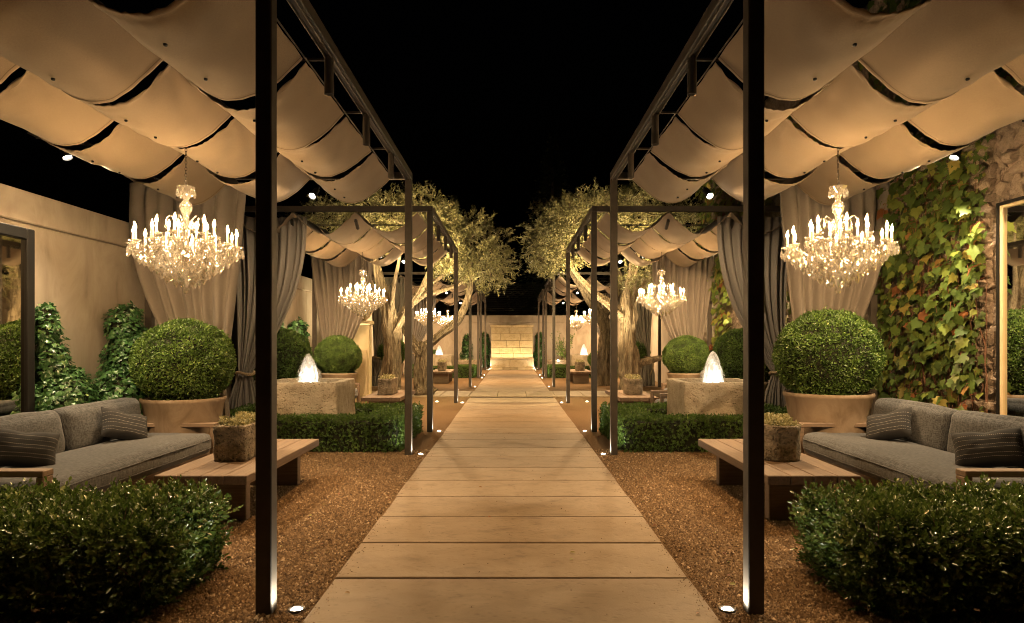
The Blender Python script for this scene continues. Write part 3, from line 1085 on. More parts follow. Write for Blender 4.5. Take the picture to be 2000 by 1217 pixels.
def strand_mesh():
    mb = MB()
    def bead(p, r):
        mb.add([(p[0] + r, p[1], p[2]), (p[0], p[1] + r, p[2]), (p[0] - r, p[1], p[2]), (p[0], p[1] - r, p[2]), (p[0], p[1], p[2] + r), (p[0], p[1], p[2] - r)],
               [(0, 1, 4), (1, 2, 4), (2, 3, 4), (3, 0, 4), (1, 0, 5), (2, 1, 5), (3, 2, 5), (0, 3, 5)])
    for i in range(12):           # swags between neighbouring cups
        a0, a1 = 2 * math.pi * i / 12, 2 * math.pi * (i + 1) / 12
        for k in range(10):
            q = (k + .5) / 10
            a = a0 + (a1 - a0) * q
            bead((.50 * math.cos(a), .50 * math.sin(a), .465 - .085 * math.sin(q * math.pi)), .0085)
        for k in range(14):       # from the crown of the column down to the arms
            q = (k + .5) / 14
            r = .05 + .42 * q
            bead((r * math.cos(a0), r * math.sin(a0), .62 - .20 * q - .09 * math.sin(q * math.pi)), .008)
        for k in range(12):       # basket strands gathering below
            q = (k + .5) / 12
            r = .40 - .36 * q
            bead((r * math.cos(a0 + .26), r * math.sin(a0 + .26), .33 - .17 * q - .07 * math.sin(q * math.pi)), .009)
    return mb.mesh('bead_strand', CRYSTAL)

def drop_spots():
    out = []
    for i in range(12):
        a = 2 * math.pi * i / 12
        for k in range(5):
            b = 2 * math.pi * k / 5 + .3
            out.append((.52 * math.cos(a) + .06 * math.cos(b), .52 * math.sin(a) + .06 * math.sin(b), .455 - .02 * (k % 2), .048, .092))
        out.append((.44 * math.cos(a + .26), .44 * math.sin(a + .26), .385, .058, .12))
        out.append((.34 * math.cos(a), .34 * math.sin(a), .325, .058, .12))
    for i in range(6):
        a = 2 * math.pi * i / 6 + .26
        for k in range(4):
            b = 2 * math.pi * k / 4
            out.append((.29 * math.cos(a) + .06 * math.cos(b), .29 * math.sin(a) + .06 * math.sin(b), .555, .044, .08))
        out.append((.088 * math.cos(a), .088 * math.sin(a), 1.03, .040, .085))
        out.append((.19 * math.cos(a), .19 * math.sin(a), .70, .036, .07))
    for i in range(24):
        a = 2 * math.pi * (i + .5) / 24
        out.append((.47 * math.cos(a), .47 * math.sin(a), .43 - .03 * (i % 2), .050, .10))
        if i % 2: out.append((.38 * math.cos(a), .38 * math.sin(a), .36, .050, .11))
    for i in range(16):
        a = 2 * math.pi * i / 16
        out.append((.29 * math.cos(a), .29 * math.sin(a), .30, .054, .115))
        out.append((.20 * math.cos(a + .2), .20 * math.sin(a + .2), .24 - .03 * (i % 2), .05, .11))
    for i in range(10):
        a = 2 * math.pi * i / 10
        out.append((.24 * math.cos(a), .24 * math.sin(a), .265, .060, .125))
    for i in range(7):
        a = 2 * math.pi * i / 7
        out.append((.12 * math.cos(a), .12 * math.sin(a), .185, .060, .125))
    return out
DROPS = drop_spots()

def chandelier(label, loc, detail):
    t = thing('chandelier', label, 'chandelier', loc, random.uniform(0, .5), 'crystal chandeliers')
    t.scale = (.89, .89, 1.0)
    put('column', cached('column', column_mesh), t)
    put('finial', cached('finial', lambda: faceted_ball(.034).mesh('finial', CRYSTAL)), t, (0, 0, .035))
    put('chain', cached(('chain', round(loc[2], 2)), lambda: chain_mesh(1.06, 3.86 - loc[2])), t)
    tag(put('bead_strand', cached('strand', strand_mesh), t), kind='stuff')
    for i in range(6):
        put('scroll', cached('scroll', scroll_mesh), t, (0, 0, 0), (0, 0, 2 * math.pi * i / 6 + .26))
    for ring, n, r1, z1, z0, off in (('o', 12, .52, .47, .37, 0), ('i', 6, .29, .57, .45, .26)):
        for i in range(n):
            a = 2 * math.pi * i / n + off
            put('arm', cached(('arm', ring), lambda: arm_mesh(r1, z1, z0)), t, (0, 0, 0), (0, 0, a))
            p = (r1 * math.cos(a), r1 * math.sin(a), z1)
            put('cup', cached('cup', cup_mesh), t, p)
            cd = put('candle', cached('candle', lambda: candle_mesh(.115)), t, p, (random.uniform(-.03, .03), random.uniform(-.03, .03), random.uniform(0, 6)))
            put('bulb', cached('bulb', bulb_mesh), cd, (0, 0, .115))
    if detail:
        for (x, y, z, w, h) in DROPS:
            put('crystal_drop', cached(('kite', w, h), lambda: kite(w, h).mesh('crystal_drop', CRYSTAL)), t, (x, y, z), (random.uniform(-.1, .1), random.uniform(-.1, .1), random.uniform(0, 6)))
    else:
        def joined():
            mb = MB()
            for (x, y, z, w, h) in DROPS:
                k = kite(w, h, 5)
                a = random.uniform(0, 6)
                mb.add([(x + p[0] * math.cos(a) - p[1] * math.sin(a), y + p[0] * math.sin(a) + p[1] * math.cos(a), z + p[2]) for p in k.v], k.f)
            return mb.mesh('crystal_drops', CRYSTAL)
        tag(put('crystal_drops', cached('joined', joined), t), kind='stuff')
    return t

for side, s in SIDES:
    for pi, y0 in enumerate(PY):
        chandelier(f'lit crystal chandelier with candle bulbs, {RANK[pi]} on the {side}', (s * 3.20, y0 + 2.68, 2.05), pi == 0)

# ================================================================== furniture
def plank_table(label, loc):
    t = thing('coffee_table', label, 'table', loc, group='low plank tables')
    for i in range(4):
        put('plank', cached('plank', lambda: box_mesh('plank', (-.097, .097, -1.09, 1.09, .37, .45), TEAK, .006)), t, (-.3 + i * .2, 0, random.uniform(-.001, .001)))
    for y in (-.78, .68):
        put('leg', cached('tleg', lambda: box_mesh('leg', (-.29, .29, -.05, .05, 0, .369), TEAKX, .006)), t, (0, y, 0))
    put('rail', cached('trail', lambda: box_mesh('rail', (-.04, .04, -.72, .62, .29, .368), TEAK, .004)), t)
    return t

def stone_trough(label, loc, w, l, h, rz, cham, plant):
    t = thing('stone_planter', label, 'planter', loc, rz, 'old stone planters')
    mb = MB()
    # chamfered rectangle, hollowed and worn
    def outline(k):
        a, b = w / 2 * k, l / 2 * k
        c = cham * k
        base = [(-a + c, -b), (a - c, -b), (a, -b + c), (a, b - c), (a - c, b), (-a + c, b), (-a, b - c), (-a, -b + c)]
        out = []
        for i in range(8):
            p, q = base[i], base[(i + 1) % 8]
            n = 6 if i % 2 == 0 else 2
            for j in range(n):
                out.append((p[0] + (q[0] - p[0]) * j / n, p[1] + (q[1] - p[1]) * j / n))
        return out
    rings = [(.985, 0), (.995, .02), (.99, h * .3), (.985, h * .6), (.985, h * .78), (1.01, h * .82), (1.015, h * .97), (.99, h), (.84, h), (.80, h * .86)]
    base0 = 0
    n = None
    for (k, z) in rings:
        o = outline(k)
        n = len(o)
        for (x, y) in o:
            p = Vector((x, y, z))
            d = noise.noise_vector(p * 11 + Vector((loc[0], loc[1], 0))) * .014
            mb.v.append(tuple(p + Vector((d.x, d.y, d.z * .5 if z > 0 else 0))))
    for r in range(len(rings) - 1):
        for i in range(n):
            a = r * n + i; b = r * n + (i + 1) % n
            mb.f.append((a, b, b + n, a + n))
    mb.f.append(tuple(reversed(range(n))))
    mb.f.append(tuple((len(rings) - 1) * n + i for i in range(n)))
    put('trough', mb.mesh('trough', MOSSY, True), t)
    N = plant
    P = np.stack([(rng.random(N) - .5) * w * .86, (rng.random(N) - .5) * l * .86, h * .9 + rng.random(N) * .075], 1)
    P[:, 2] += .03 * np.sin(P[:, 1] * 14 + P[:, 0] * 9)
    D = rand_dirs(N) + np.array([0, 0, .9])
    fol = put('succulent', leaf_mesh('succulent', P, D, rand_dirs(N), .024 + .02 * rng.random(N), DIAMOND, SEDUM), t)
    tag(fol, kind='stuff')
    return t

def pillow_mesh():
    mb = MB()
    n = 18
    for sgn in (1, -1):
        def fn(u, v):
            x, z = 2 * u - 1, 2 * v - 1
            k = max(0, (1 - x ** 4)) ** .55 * max(0, (1 - z ** 4)) ** .55
            pinch = 1 - .10 * (x * x) * (1 - z * z) * 0 - .07 * (1 - abs(x)) * abs(z) ** 3 - .07 * (1 - abs(z)) * abs(x) ** 3
            th = .085 * k + .010 * noise.noise(Vector((x * 3, z * 3, sgn * 2)))*k
            th -= .045 * k * math.exp(-((x) ** 2) * 9) * max(0, z) ** 2      # karate chop at the top
            zz = z * pinch - .12 * math.exp(-x * x * 14) * max(0, z) ** 5
            return (.27 * x * pinch, sgn * th, .18 * zz)
        b = len(mb.v)
        mb.grid(n, n, fn)
        if sgn < 0:
            pass
    return mb.mesh('pillow', PILLOW, True)

def sofa(label, loc, rz, half=1.54):
    t = thing('outdoor_sofa', label, 'sofa', loc, rz, 'deep grey sofas')
    put('platform', box_mesh('platform', (-.50, .52, -half + .05, half - .05, .09, .22), TEAK, .006), t)
    for (x, y) in ((-.42, -half + .2), (-.42, half - .2), (.44, -half + .2), (.44, half - .2)):
        put('leg', cached('sleg', lambda: box_mesh('leg', (-.05, .05, -.05, .05, 0, .089), TEAK, .004)), t, (x, y, 0))
    me = rounded_box(.46, half - .07, .125, .085, .022, .012, 3 + loc[0], 9).mesh('seat_cushion', LINEN, True)
    sc_ = put('seat_cushion', me, t, (-.13, 0, .345))
    for zz in (.055, -.05):
        pts = []
        for i in range(129):
            q = i / 128 * 4
            e, f = int(q) % 4, q - int(q)
            lx, ly = .46, half - .07
            c0 = [(-lx, -ly), (lx, -ly), (lx, ly), (-lx, ly)]
            p0, p1 = c0[e], c0[(e + 1) % 4]
            x, y = p0[0] + (p1[0] - p0[0]) * f, p0[1] + (p1[1] - p0[1]) * f
            cx, cy_ = max(-(lx - .085), min(lx - .085, x)), max(-(ly - .085), min(ly - .085, y))
            dd = Vector((x - cx, y - cy_, 0))
            rr = .085 if dd.length > 1e-6 else 0
            v = Vector((cx, cy_, 0)) + (dd.normalized() * rr if rr else dd)
            v.x += .022 * .63 * (1 - (y / ly) ** 4) * (x / lx); v.y += .011 * .9 * (1 - (x / lx) ** 4) * (y / ly)
            v.z = zz + .006 * noise.noise(Vector((x * 3, y * 3, zz * 9)))
            pts.append(tuple(v))
        mp_ = MB(); mp_.tube(pts, .0065, 6)
        put('piping', mp_.mesh('piping', LINEN, True), sc_)
    hl = (half - .08) / 2
    for i, sg in enumerate((-1, 1)):
        me = rounded_box(.105, hl - .004, .235, .085, .02, .014, i * 5 + loc[0], 8).mesh('back_cushion', LINEN, True)
        put('back_cushion', me, t, (.36, sg * hl, .66), (0, R(9), 0))
    put('back_board', box_mesh('back_board', (.525, .56, -half + .05, half - .05, .09, .66), TEAK, .006), t)
    for sg in (-1, 1):
        ar = put('arm', cached('arm_top', lambda: box_mesh('arm', (-.60, .52, -.065, .065, .53, .58), TEAKX, .006)), t, (0, sg * half, 0))
        put('arm_support', cached('arm_leg', lambda: box_mesh('arm_support', (-.60, -.54, -.06, .06, 0, .529), TEAKX, .006)), ar)
        put('arm_support', cached('arm_leg2', lambda: box_mesh('arm_support', (.40, .50, -.06, .06, 0, .529), TEAKX, .006)), ar)
    return t

PIL = pillow_mesh()
def pillow(label, loc, rot):
    o = put('pillow', PIL, None, loc, rot)
    return tag(o, label, 'pillow', 'striped charcoal pillows')

for side, s in SIDES:
    for pi in (0, 1, 2):
        dy = PY[pi] - PY[0]
        plank_table(f'low teak plank table under the {RANK[pi]} {side} chandelier', (s * 2.61 + OFF, 6.89 + dy, 0))
        cx = s * 2.64 + OFF
        oct_ = side == 'right'
        stone_trough(f'{"eight-sided" if oct_ else "rectangular"} old stone planter on the {RANK[pi]} {side} table', (cx, 6.82 + dy - .06 * (s > 0), .452), .34 if oct_ else .30, .62 if oct_ else .72, .335,
                     random.uniform(-.03, .03), .085 if oct_ else .014, 1500 if pi == 0 else 700)
    rz = 0 if s > 0 else math.pi
    sofa(f'deep grey linen sofa with teak arms on the {side}, nearest the camera', (s * 4.20 + OFF * 1.5, 6.93, 0), rz)
    for i, (y, zr, rx, nm) in enumerate(((7.62, .62, .0, 'farther'), (6.02, .62, .06, 'nearer'))):
        pillow(f'charcoal pillow with white stitched lines, {nm} one on the {side} sofa', (s * 4.26 + OFF * 1.5, y, .645), (R(-30), -s * (R(17) if i == 0 else R(11)), -s * (R(58) if i == 0 else R(40))))
sofa('grey linen sofa in the second right pergola behind the fountain', (4.20, 14.86, 0), 0)
sofa('grey linen sofa in the second left pergola behind the fountain', (-4.26, 14.86, 0), math.pi)

t = thing('lounge_chair', 'low teak lounge chair with grey cushions beside the right stone fountain', 'chair', (3.20, 13.15, 0), R(0))
put('seat_frame', box_mesh('seat_frame', (-.40, .42, -.38, .38, .10, .24), TEAK, .006), t)
put('seat_cushion', rounded_box(.37, .35, .10, .07, .02, .01, 5, 6).mesh('seat_cushion', LINEN, True), t, (-.02, 0, .345))
put('back_cushion', rounded_box(.09, .34, .22, .07, .02, .01, 8, 6).mesh('back_cushion', LINEN, True), t, (.30, 0, .62), (0, R(10), 0))
for sg in (-1, 1):
    ar = put('arm', box_mesh('arm', (-.44, .42, -.05, .05, .56, .61), TEAKX, .006), t, (0, sg * .43, 0))
    for x in (-.44, .36):
        put('leg', box_mesh('leg', (x, x + .06, -.045, .045, 0, .559), TEAKX, .005), ar)

# ================================================================== planting
def ball_mesh(n, R1, RZ, leaf, seed):
    d = rand_dirs(n)
    nz = np.array([noise.noise(Vector(p) * 2.6 + Vector((seed, 0, 0))) * .085 + noise.noise(Vector(p) * 9 + Vector((seed, 3, 0))) * .026 for p in d])
    rad = 1 + nz + rng.normal(0, .013, n) - .05 * rng.random(n) ** 3
    P = d * rad[:, None] * np.array([R1, R1, RZ])
    P -= unit(P) * leaf * .5
    D = d * .75 + rand_dirs(n) * .85 + np.array([0, 0, .15])
    patch = np.array([noise.noise(Vector(p) * 3.3 + Vector((seed, 9, 2))) for p in d])
    tint = np.clip(.42 + 3.0 * nz + .35 * patch + rng.normal(0, .22, n), 0, 1)
    stray = rng.random(n) < .02
    P[stray] += d[stray] * rng.uniform(.01, .035, (int(stray.sum()), 1))
    return leaf_mesh('foliage', P, D, d + rand_dirs(n) * .6, leaf * (.75 + .5 * rng.random(n)), OVAL, CLIP, tint)

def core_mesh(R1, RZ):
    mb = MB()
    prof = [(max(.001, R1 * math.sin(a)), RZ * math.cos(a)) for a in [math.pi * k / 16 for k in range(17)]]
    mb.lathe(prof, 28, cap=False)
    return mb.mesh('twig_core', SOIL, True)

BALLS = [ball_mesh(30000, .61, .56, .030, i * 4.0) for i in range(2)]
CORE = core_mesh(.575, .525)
def pot_mesh():
    mb = MB()
    mb.lathe([(.34, 0), (.355, .01), (.375, .12), (.445, .55), (.487, .80), (.505, .82), (.512, .85), (.505, .868), (.478, .868), (.470, .83), (.462, .78)], 40)
    return auto_smooth(mb.mesh('pot', CLAY), 35)
POT = pot_mesh()
def topiary(label, loc, sc=1.0, rz=0, var=0):
    t = thing('boxwood_topiary', label, 'topiary', loc, rz, 'potted boxwood balls')
    t.scale = (sc, sc, sc)
    put('pot', POT, t)
    put('twig_core', CORE, t, (0, 0, 1.30))
    tag(put('foliage', BALLS[var], t, (0, 0, 1.30), (0, 0, random.uniform(0, 6))), kind='stuff')
    return t

topiary('large clipped boxwood ball in a clay pot behind the nearest left sofa', (-4.24, 8.82, 0), 1.0, 0, 0)
topiary('large clipped boxwood ball in a clay pot behind the nearest right sofa', (4.10, 8.86, 0), 1.07, 1, 1)
for side, s in SIDES:
    topiary(f'boxwood ball in a pot just behind the {side} stone fountain', (s * 4.34, 12.75, 0), .98, .5, 1)
    topiary(f'boxwood ball in a pot at the back of the second {side} pergola', (s * 4.33, 17.0, 0), .92, .9, 0)
    topiary(f'boxwood ball in a pot by an olive trunk, front of third {side} pergola', (s * 4.25, 23.9, 0), .92, 2.1, 1)
topiary('small boxwood ball beside the far right fountain', (3.55, 28.6, 0), .62, .3, 0)
topiary('small boxwood ball beside the far left fountain', (-3.75, 32.6, 0), .62, .8, 0)

def hedge_leaves(boxes, dens, leaf, sprig, nl, wob, mat, tmpl, bias=.42):
    PP, DD, UU, SS, TT = [], [], [], [], []
    for (x0, x1, y0, y1, z1) in boxes:
        faces = [((x1 - x0) * (y1 - y0), 'top'), ((x1 - x0) * z1, 'f'), ((x1 - x0) * z1, 'b'), ((y1 - y0) * z1, 'l'), ((y1 - y0) * z1, 'r')]
        for area, nm in faces:
            n = int(area * dens)
            a, b = rng.random(n), rng.random(n)
            if nm == 'top':
                P = np.stack([x0 + (x1 - x0) * a, y0 + (y1 - y0) * b, np.full(n, z1)], 1); N = np.array([0, 0, 1.])
            elif nm in 'fb':
                P = np.stack([x0 + (x1 - x0) * a, np.full(n, y0 if nm == 'f' else y1), z1 * b], 1); N = np.array([0, -1. if nm == 'f' else 1., .25])
            else:
                P = np.stack([np.full(n, x0 if nm == 'l' else x1), y0 + (y1 - y0) * a, z1 * b], 1); N = np.array([-1. if nm == 'l' else 1., 0, .25])
            lump = np.array([noise.noise(Vector(p) * 3.2) + .5 * noise.noise(Vector(p) * 8.0) for p in P])
            P = P + N * (lump * wob)[:, None] - N * (sprig * .6 * rng.random(n))[:, None]
            ax = unit(N + rand_dirs(n) * .75 + np.array([0, 0, .45]))
            ln = sprig * (.6 + .8 * rng.random(n))
            hue = np.clip(bias + lump * .25 + rng.normal(0, .16, n), 0, 1)
            side0 = unit(np.cross(ax, rand_dirs(n)))
            for k in range(nl):
                q = (k + 1) / nl
                base = P + ax * (ln * q)[:, None]
                base[:, 2] = np.maximum(base[:, 2], .012)
                sd = side0 * (1 if k % 2 else -1)
                if (k // 2) % 2:
                    sd = np.cross(ax, sd)
                D = ax * (.55 + .4 * q) + sd * (1.1 - .6 * q) + rand_dirs(n) * .25
                PP.append(base); DD.append(D); UU.append(ax + rand_dirs(n) * .35)
                SS.append(leaf * (.7 + .5 * rng.random(n))); TT.append(np.clip(hue + .12 * q + rng.normal(0, .08, n), 0, 1))
    return leaf_mesh('foliage', np.concatenate(PP), np.concatenate(DD), np.concatenate(UU), np.concatenate(SS), tmpl, mat, np.concatenate(TT))

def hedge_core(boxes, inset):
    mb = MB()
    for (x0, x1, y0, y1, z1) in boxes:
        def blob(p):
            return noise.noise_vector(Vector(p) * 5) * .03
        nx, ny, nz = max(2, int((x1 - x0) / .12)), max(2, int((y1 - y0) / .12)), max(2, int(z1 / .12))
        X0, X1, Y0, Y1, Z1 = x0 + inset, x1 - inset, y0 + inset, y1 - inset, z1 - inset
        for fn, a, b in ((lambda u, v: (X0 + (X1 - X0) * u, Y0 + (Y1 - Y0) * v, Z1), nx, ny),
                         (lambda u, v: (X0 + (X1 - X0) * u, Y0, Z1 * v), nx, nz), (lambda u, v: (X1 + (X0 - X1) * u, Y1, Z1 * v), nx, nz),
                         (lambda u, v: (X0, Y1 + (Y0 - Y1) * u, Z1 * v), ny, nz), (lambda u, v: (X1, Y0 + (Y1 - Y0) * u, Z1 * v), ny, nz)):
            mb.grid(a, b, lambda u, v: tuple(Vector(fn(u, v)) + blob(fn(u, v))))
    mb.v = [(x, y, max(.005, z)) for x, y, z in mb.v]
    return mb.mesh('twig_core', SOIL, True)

def twig_mesh(boxes, n, ln):
    mb = MB()
    for (x0, x1, y0, y1, z1) in boxes:
        for _ in range(n):
            if random.random() < .45:
                p = Vector((random.uniform(x0, x1), random.uniform(y0 + .05, y1 - .05), z1 - .05)); d = Vector((random.uniform(-.5, .5), random.uniform(-.5, .5), 1))
            else:
                e = random.choice((0, 1, 2))
                p = Vector((random.uniform(x0, x1), y0 + .05, random.uniform(.1, z1 - .05))) if e == 0 else Vector((x0 + .05 if e == 1 else x1 - .05, random.uniform(y0, y1), random.uniform(.1, z1 - .05)))
                d = Vector((random.uniform(-.6, .6), random.uniform(-1, .2), random.uniform(.3, 1.2)))
            d = d.normalized() * ln * random.uniform(.6, 1.3)
            mid = p + d * .5 + Vector((random.uniform(-.02, .02), random.uniform(-.02, .02), 0))
            mb.tube([p, mid, p + d], [.0035, .0025, .0012], 4, cap=False)
    return mb.mesh('twigs', VINE)

NB = [(-1.45, 1.45, -.46, .46, .46)]
NH = hedge_leaves(NB, 1250, .035, .12, 9, .075, BOX, OVAL)
NC = hedge_core(NB, .13)
NTW = twig_mesh(NB, 260, .17)
for side, s in SIDES:
    t = thing('box_hedge', f'loose dark box hedge in the front {side} corner, closest to the camera', 'hedge', (s * 3.55, 4.40, 0), 0 if s < 0 else math.pi, 'box hedges')
    put('twig_core', NC, t)
    tag(put('twigs', NTW, t), kind='stuff')
    tag(put('foliage', NH, t), kind='stuff')

def ring_boxes():
    return [(-1.45, 1.45, -1.15, -.60, .45), (-1.45, 1.45, .62, 1.15, .45), (-1.45, -.92, -.60, .62, .45), (.92, 1.45, -.60, .62, .45)]
RH = hedge_leaves(ring_boxes(), 900, .030, .05, 6, .02, CLIP, OVAL, bias=.30)
RC = hedge_core(ring_boxes(), .035)
for side, s in SIDES:
    for yy, nm in ((10.90, 'near'), (30.2, 'far')):
        t = thing('box_hedge', f'low clipped box hedge around the {nm} {side} stone fountain', 'hedge', (s * 3.05 - .02, yy, 0), 0 if s < 0 else math.pi, 'box hedges')
        put('twig_core', RC, t)
        tag(put('foliage', RH, t), kind='stuff')

# ------------------------------------------------------------------ fountains
def fountain_meshes():
    mb = MB()
    a, c, hz = .60, .025, .97
    def outline(k):
        A = a * k; C = c * k
        base = [(-A + C, -A), (A - C, -A), (A, -A + C), (A, A - C), (A - C, A), (-A + C, A), (-A, A - C), (-A, -A + C)]
        out = []
        for i in range(8):
            p, q = base[i], base[(i + 1) % 8]
            n = 16 if i % 2 == 0 else 1
            out += [(p[0] + (q[0] - p[0]) * j / n, p[1] + (q[1] - p[1]) * j / n) for j in range(n)]
        return out
    rings = [(1.0, 0)] + [(1.0, hz * j / 12) for j in range(1, 12)] + [(1.0, hz - .012), (.985, hz), (.83, hz), (.815, hz - .02), (.81, hz - .25)]
    for (k, z) in rings:
        o = outline(k); n = len(o)
        for (x, y) in o:
            p = Vector((x, y, z))
            d = noise.noise_vector(p * 5) * .016 + noise.noise_vector(p * 15) * .010
            # broken travertine ledges
            led = .012 * noise.noise(Vector((x * 2, y * 2, z * 9)))
            q = p + Vector((d.x, d.y, d.z * .35 if 0 < z else 0)) + Vector((x, y, 0)).normalized() * led
            mb.v.append(tuple(q))
    for r in range(len(rings) - 1):
        for i in range(n):
            A, B = r * n + i, r * n + (i + 1) % n
            mb.f.append((A, B, B + n, A + n))
    mb.f.append(tuple(reversed(range(n))))
    mb.f.append(tuple((len(rings) - 1) * n + i for i in range(n)))
    st = mb.mesh('basin', TRAV); auto_smooth(st, 50)
    w = MB(); w.lathe([(.001, 0), (.2, .0), (.45, 0), (.487, 0)], 24, cap=False)
    wt = w.mesh('water', WATER, True)
    j = MB()
    h = .46
    j.lathe([(.150 * (1 - q ** 2.6) ** .6 * (1 - .22 * q) + .002, h * q) for q in [k / 22 for k in range(23)]], 26,
            fn=lambda i, an: 1 + .22 * noise.noise(Vector((math.cos(an) * 3.5, math.sin(an) * 3.5, i * .22))), cap=False)
    return st, wt, j.mesh('water_jet', JET, True)
BASIN, WT, JT = fountain_meshes()
def splash():
    N = 2600
    a = rng.random(N) * 6.283
    q = rng.random(N)
    r = .150 * (1 - q ** 2.2) ** .6 * (1 - .25 * q) * (1 + np.abs(rng.normal(0, .16, N)))
    P = np.stack([r * np.cos(a), r * np.sin(a), .46 * q * (1 + np.abs(rng.normal(0, .03, N)))], 1)
    return leaf_mesh('droplets', P, rand_dirs(N) + np.array([0, 0, 1.]), rand_dirs(N), .008 + .012 * rng.random(N), DIAMOND, JET)
SPL = splash()
for side, s in SIDES:
    for yy, nm in ((10.80, 'near'), (30.2, 'far')):
        x = s * 3.20 + OFF * .5
        t = thing('stone_fountain', f'square travertine fountain with glowing white water jet, {nm} one on the {side}', 'fountain', (x, yy, 0), group='stone fountains')
        put('basin', BASIN, t)
        put('water', WT, t, (0, 0, .905))
        jt = put('water_jet', JT, t, (0, 0, .905), (0, 0, random.uniform(0, 6)), (1, 1, 1.15 if s > 0 else 1.0))
        put('water_core', JT, t, (0, 0, .905), (0, 0, 1.0), (.62, .62, .80 * (1.15 if s > 0 else 1.0)))
        tag(put('droplets', SPL, t, (0, 0, .905)), kind='stuff')
        lo = point('underwater_lamp', (0, 0, 0), 13, (1, .93, .80), .03)
        lo.parent = t; lo.location = (0, 0, .98)

# ------------------------------------------------------------------ olive trees
TH = .76
def olive(label, loc, limbs, lobes, nleaf, seed):
    """limbs: lists of (x, y, z, r) in local metres; lobes: (x, y, z, rx, ry, rz)"""
    t = thing('olive_tree', label, 'tree', loc, group='old olive trees')
    mb = MB()
    for li, lm in enumerate(limbs):
        pts, rad = [], []
        n = len(lm)
        steps = 10
        P = [Vector(p[:3]) for p in lm]
        for i in range(n - 1):
            p0, p1, p2, p3 = P[max(0, i - 1)], P[i], P[i + 1], P[min(n - 1, i + 2)]
            for k in range(steps):
                q = k / steps
                v = .5 * ((2 * p1) + (p2 - p0) * q + (2 * p0 - 5 * p1 + 4 * p2 - p3) * q * q + (3 * p1 - p0 - 3 * p2 + p3) * q ** 3)
                pts.append(v); rad.append(TH * (lm[i][3] + (lm[i + 1][3] - lm[i][3]) * q))
        pts.append(P[-1]); rad.append(TH * lm[-1][3])
        big = lm[0][3] > .12
        def fn(q, a, p):
            g = 1 + .20 * math.sin(3 * a + p.z * 2.2 + seed) + .16 * math.sin(7 * a - p.z * 2.4 + seed * 2 + 2 * noise.noise(p * 1.5)) + .09 * math.sin(13 * a + p.z * 1.7 + 3 * noise.noise(p * 2)) + .26 * noise.noise(Vector((math.cos(a) * 1.3 + seed, math.sin(a) * 1.3, p.z * 1.9)))
            g += .20 * noise.noise(Vector((math.cos(a) * 4, math.sin(a) * 4 + seed, p.z * 5)))
            return g if big else 1 + .12 * noise.noise(Vector((math.cos(a) * 2, math.sin(a) * 2, p.z * 6 + seed)))
        mb.tube(pts, rad, 44 if big else 10, fn=fn)
    put('trunk', mb.mesh('trunk', BARK, True), t)
    vol = np.array([l[3] * l[4] * l[5] for l in lobes]) ** .75
    cnt = (vol / vol.sum() * nleaf).astype(int)
    PP, DD, TT = [], [], []
    tw = MB()
    for (x, y, z, rx, ry, rz), n in zip(lobes, cnt):
        ns = max(8, n // 26)
        d = rand_dirs(ns) * (.28 + .72 * rng.random((ns, 1)) ** .45)
        lump = np.array([.85 + .42 * noise.noise(Vector(q) * 2.3 + Vector((seed, x, z))) for q in d])[:, None]
        C = np.array([x, y, z]) + d * lump * np.array([rx, ry, rz])
        ax = unit(d + rand_dirs(ns) * .7 + np.array([0, -.1, -.05]))
        ln = .16 + .22 * rng.random(ns)
        for k in range(26):
            q = k / 25
            base = C + ax * (ln * q)[:, None] + rand_dirs(ns) * .02
            PP.append(base); DD.append(ax * .8 + rand_dirs(ns) * .85)
            TT.append(np.clip(.45 + rng.normal(0, .25, ns), 0, 1))
        for k in range(0, ns, 3):
            a = C[k] - ax[k] * .25; b = C[k] + ax[k] * ln[k]
            tw.tube([a, (a + b) / 2 + np.array([0, 0, .02]), b], [.006, .004, .002], 4, cap=False)
    P = np.concatenate(PP)
    cr = put('crown', leaf_mesh('crown', P, np.concatenate(DD), rand_dirs(len(P)), .062 + .05 * rng.random(len(P)), SLIM, OLIVE, np.concatenate(TT)), t)
    tag(cr, kind='stuff')
    tag(put('twigs', tw.mesh('twigs', BARK), cr), kind='stuff')
    return t

# left pair: a thick gnarled stem, and a forked one nearer the walkway
olive('gnarled olive tree with the thickest trunk, farther from the walkway on the left', (-3.35, 19.0, 0), [
    [(0, 0, 0, .42), (.0, 0, .25, .33), (-.03, 0, .7, .29), (.02, 0, 1.3, .27), (-.02, .0, 1.9, .29), (-.08, 0, 2.5, .22), (-.3, .1, 3.2, .16), (-.5, .1, 4.0, .09), (-.6, .1, 4.8, .03)],
    [(0, 0, 1.8, .2), (.35, -.05, 2.35, .14), (.75, -.1, 2.9, .11), (1.1, -.1, 3.6, .07), (1.3, 0, 4.4, .03)],
    [(-.05, 0, 2.1, .17), (-.4, .2, 2.9, .11), (-1.0, .3, 3.7, .08), (-1.6, .3, 4.5, .03)],
    [(.0, 0, 2.2, .12), (.1, -.3, 3.0, .08), (.35, -.6, 4.0, .05), (.4, -.7, 4.8, .02)]],
    [(-.6, .2, 5.0, 1.5, 1.2, .85), (.7, 0, 5.0, 1.3, 1.1, .95), (-1.8, .2, 4.9, 1.2, 1.0, .75), (1.4, 0, 4.1, .8, .9, .5)], 34000, 1.7)
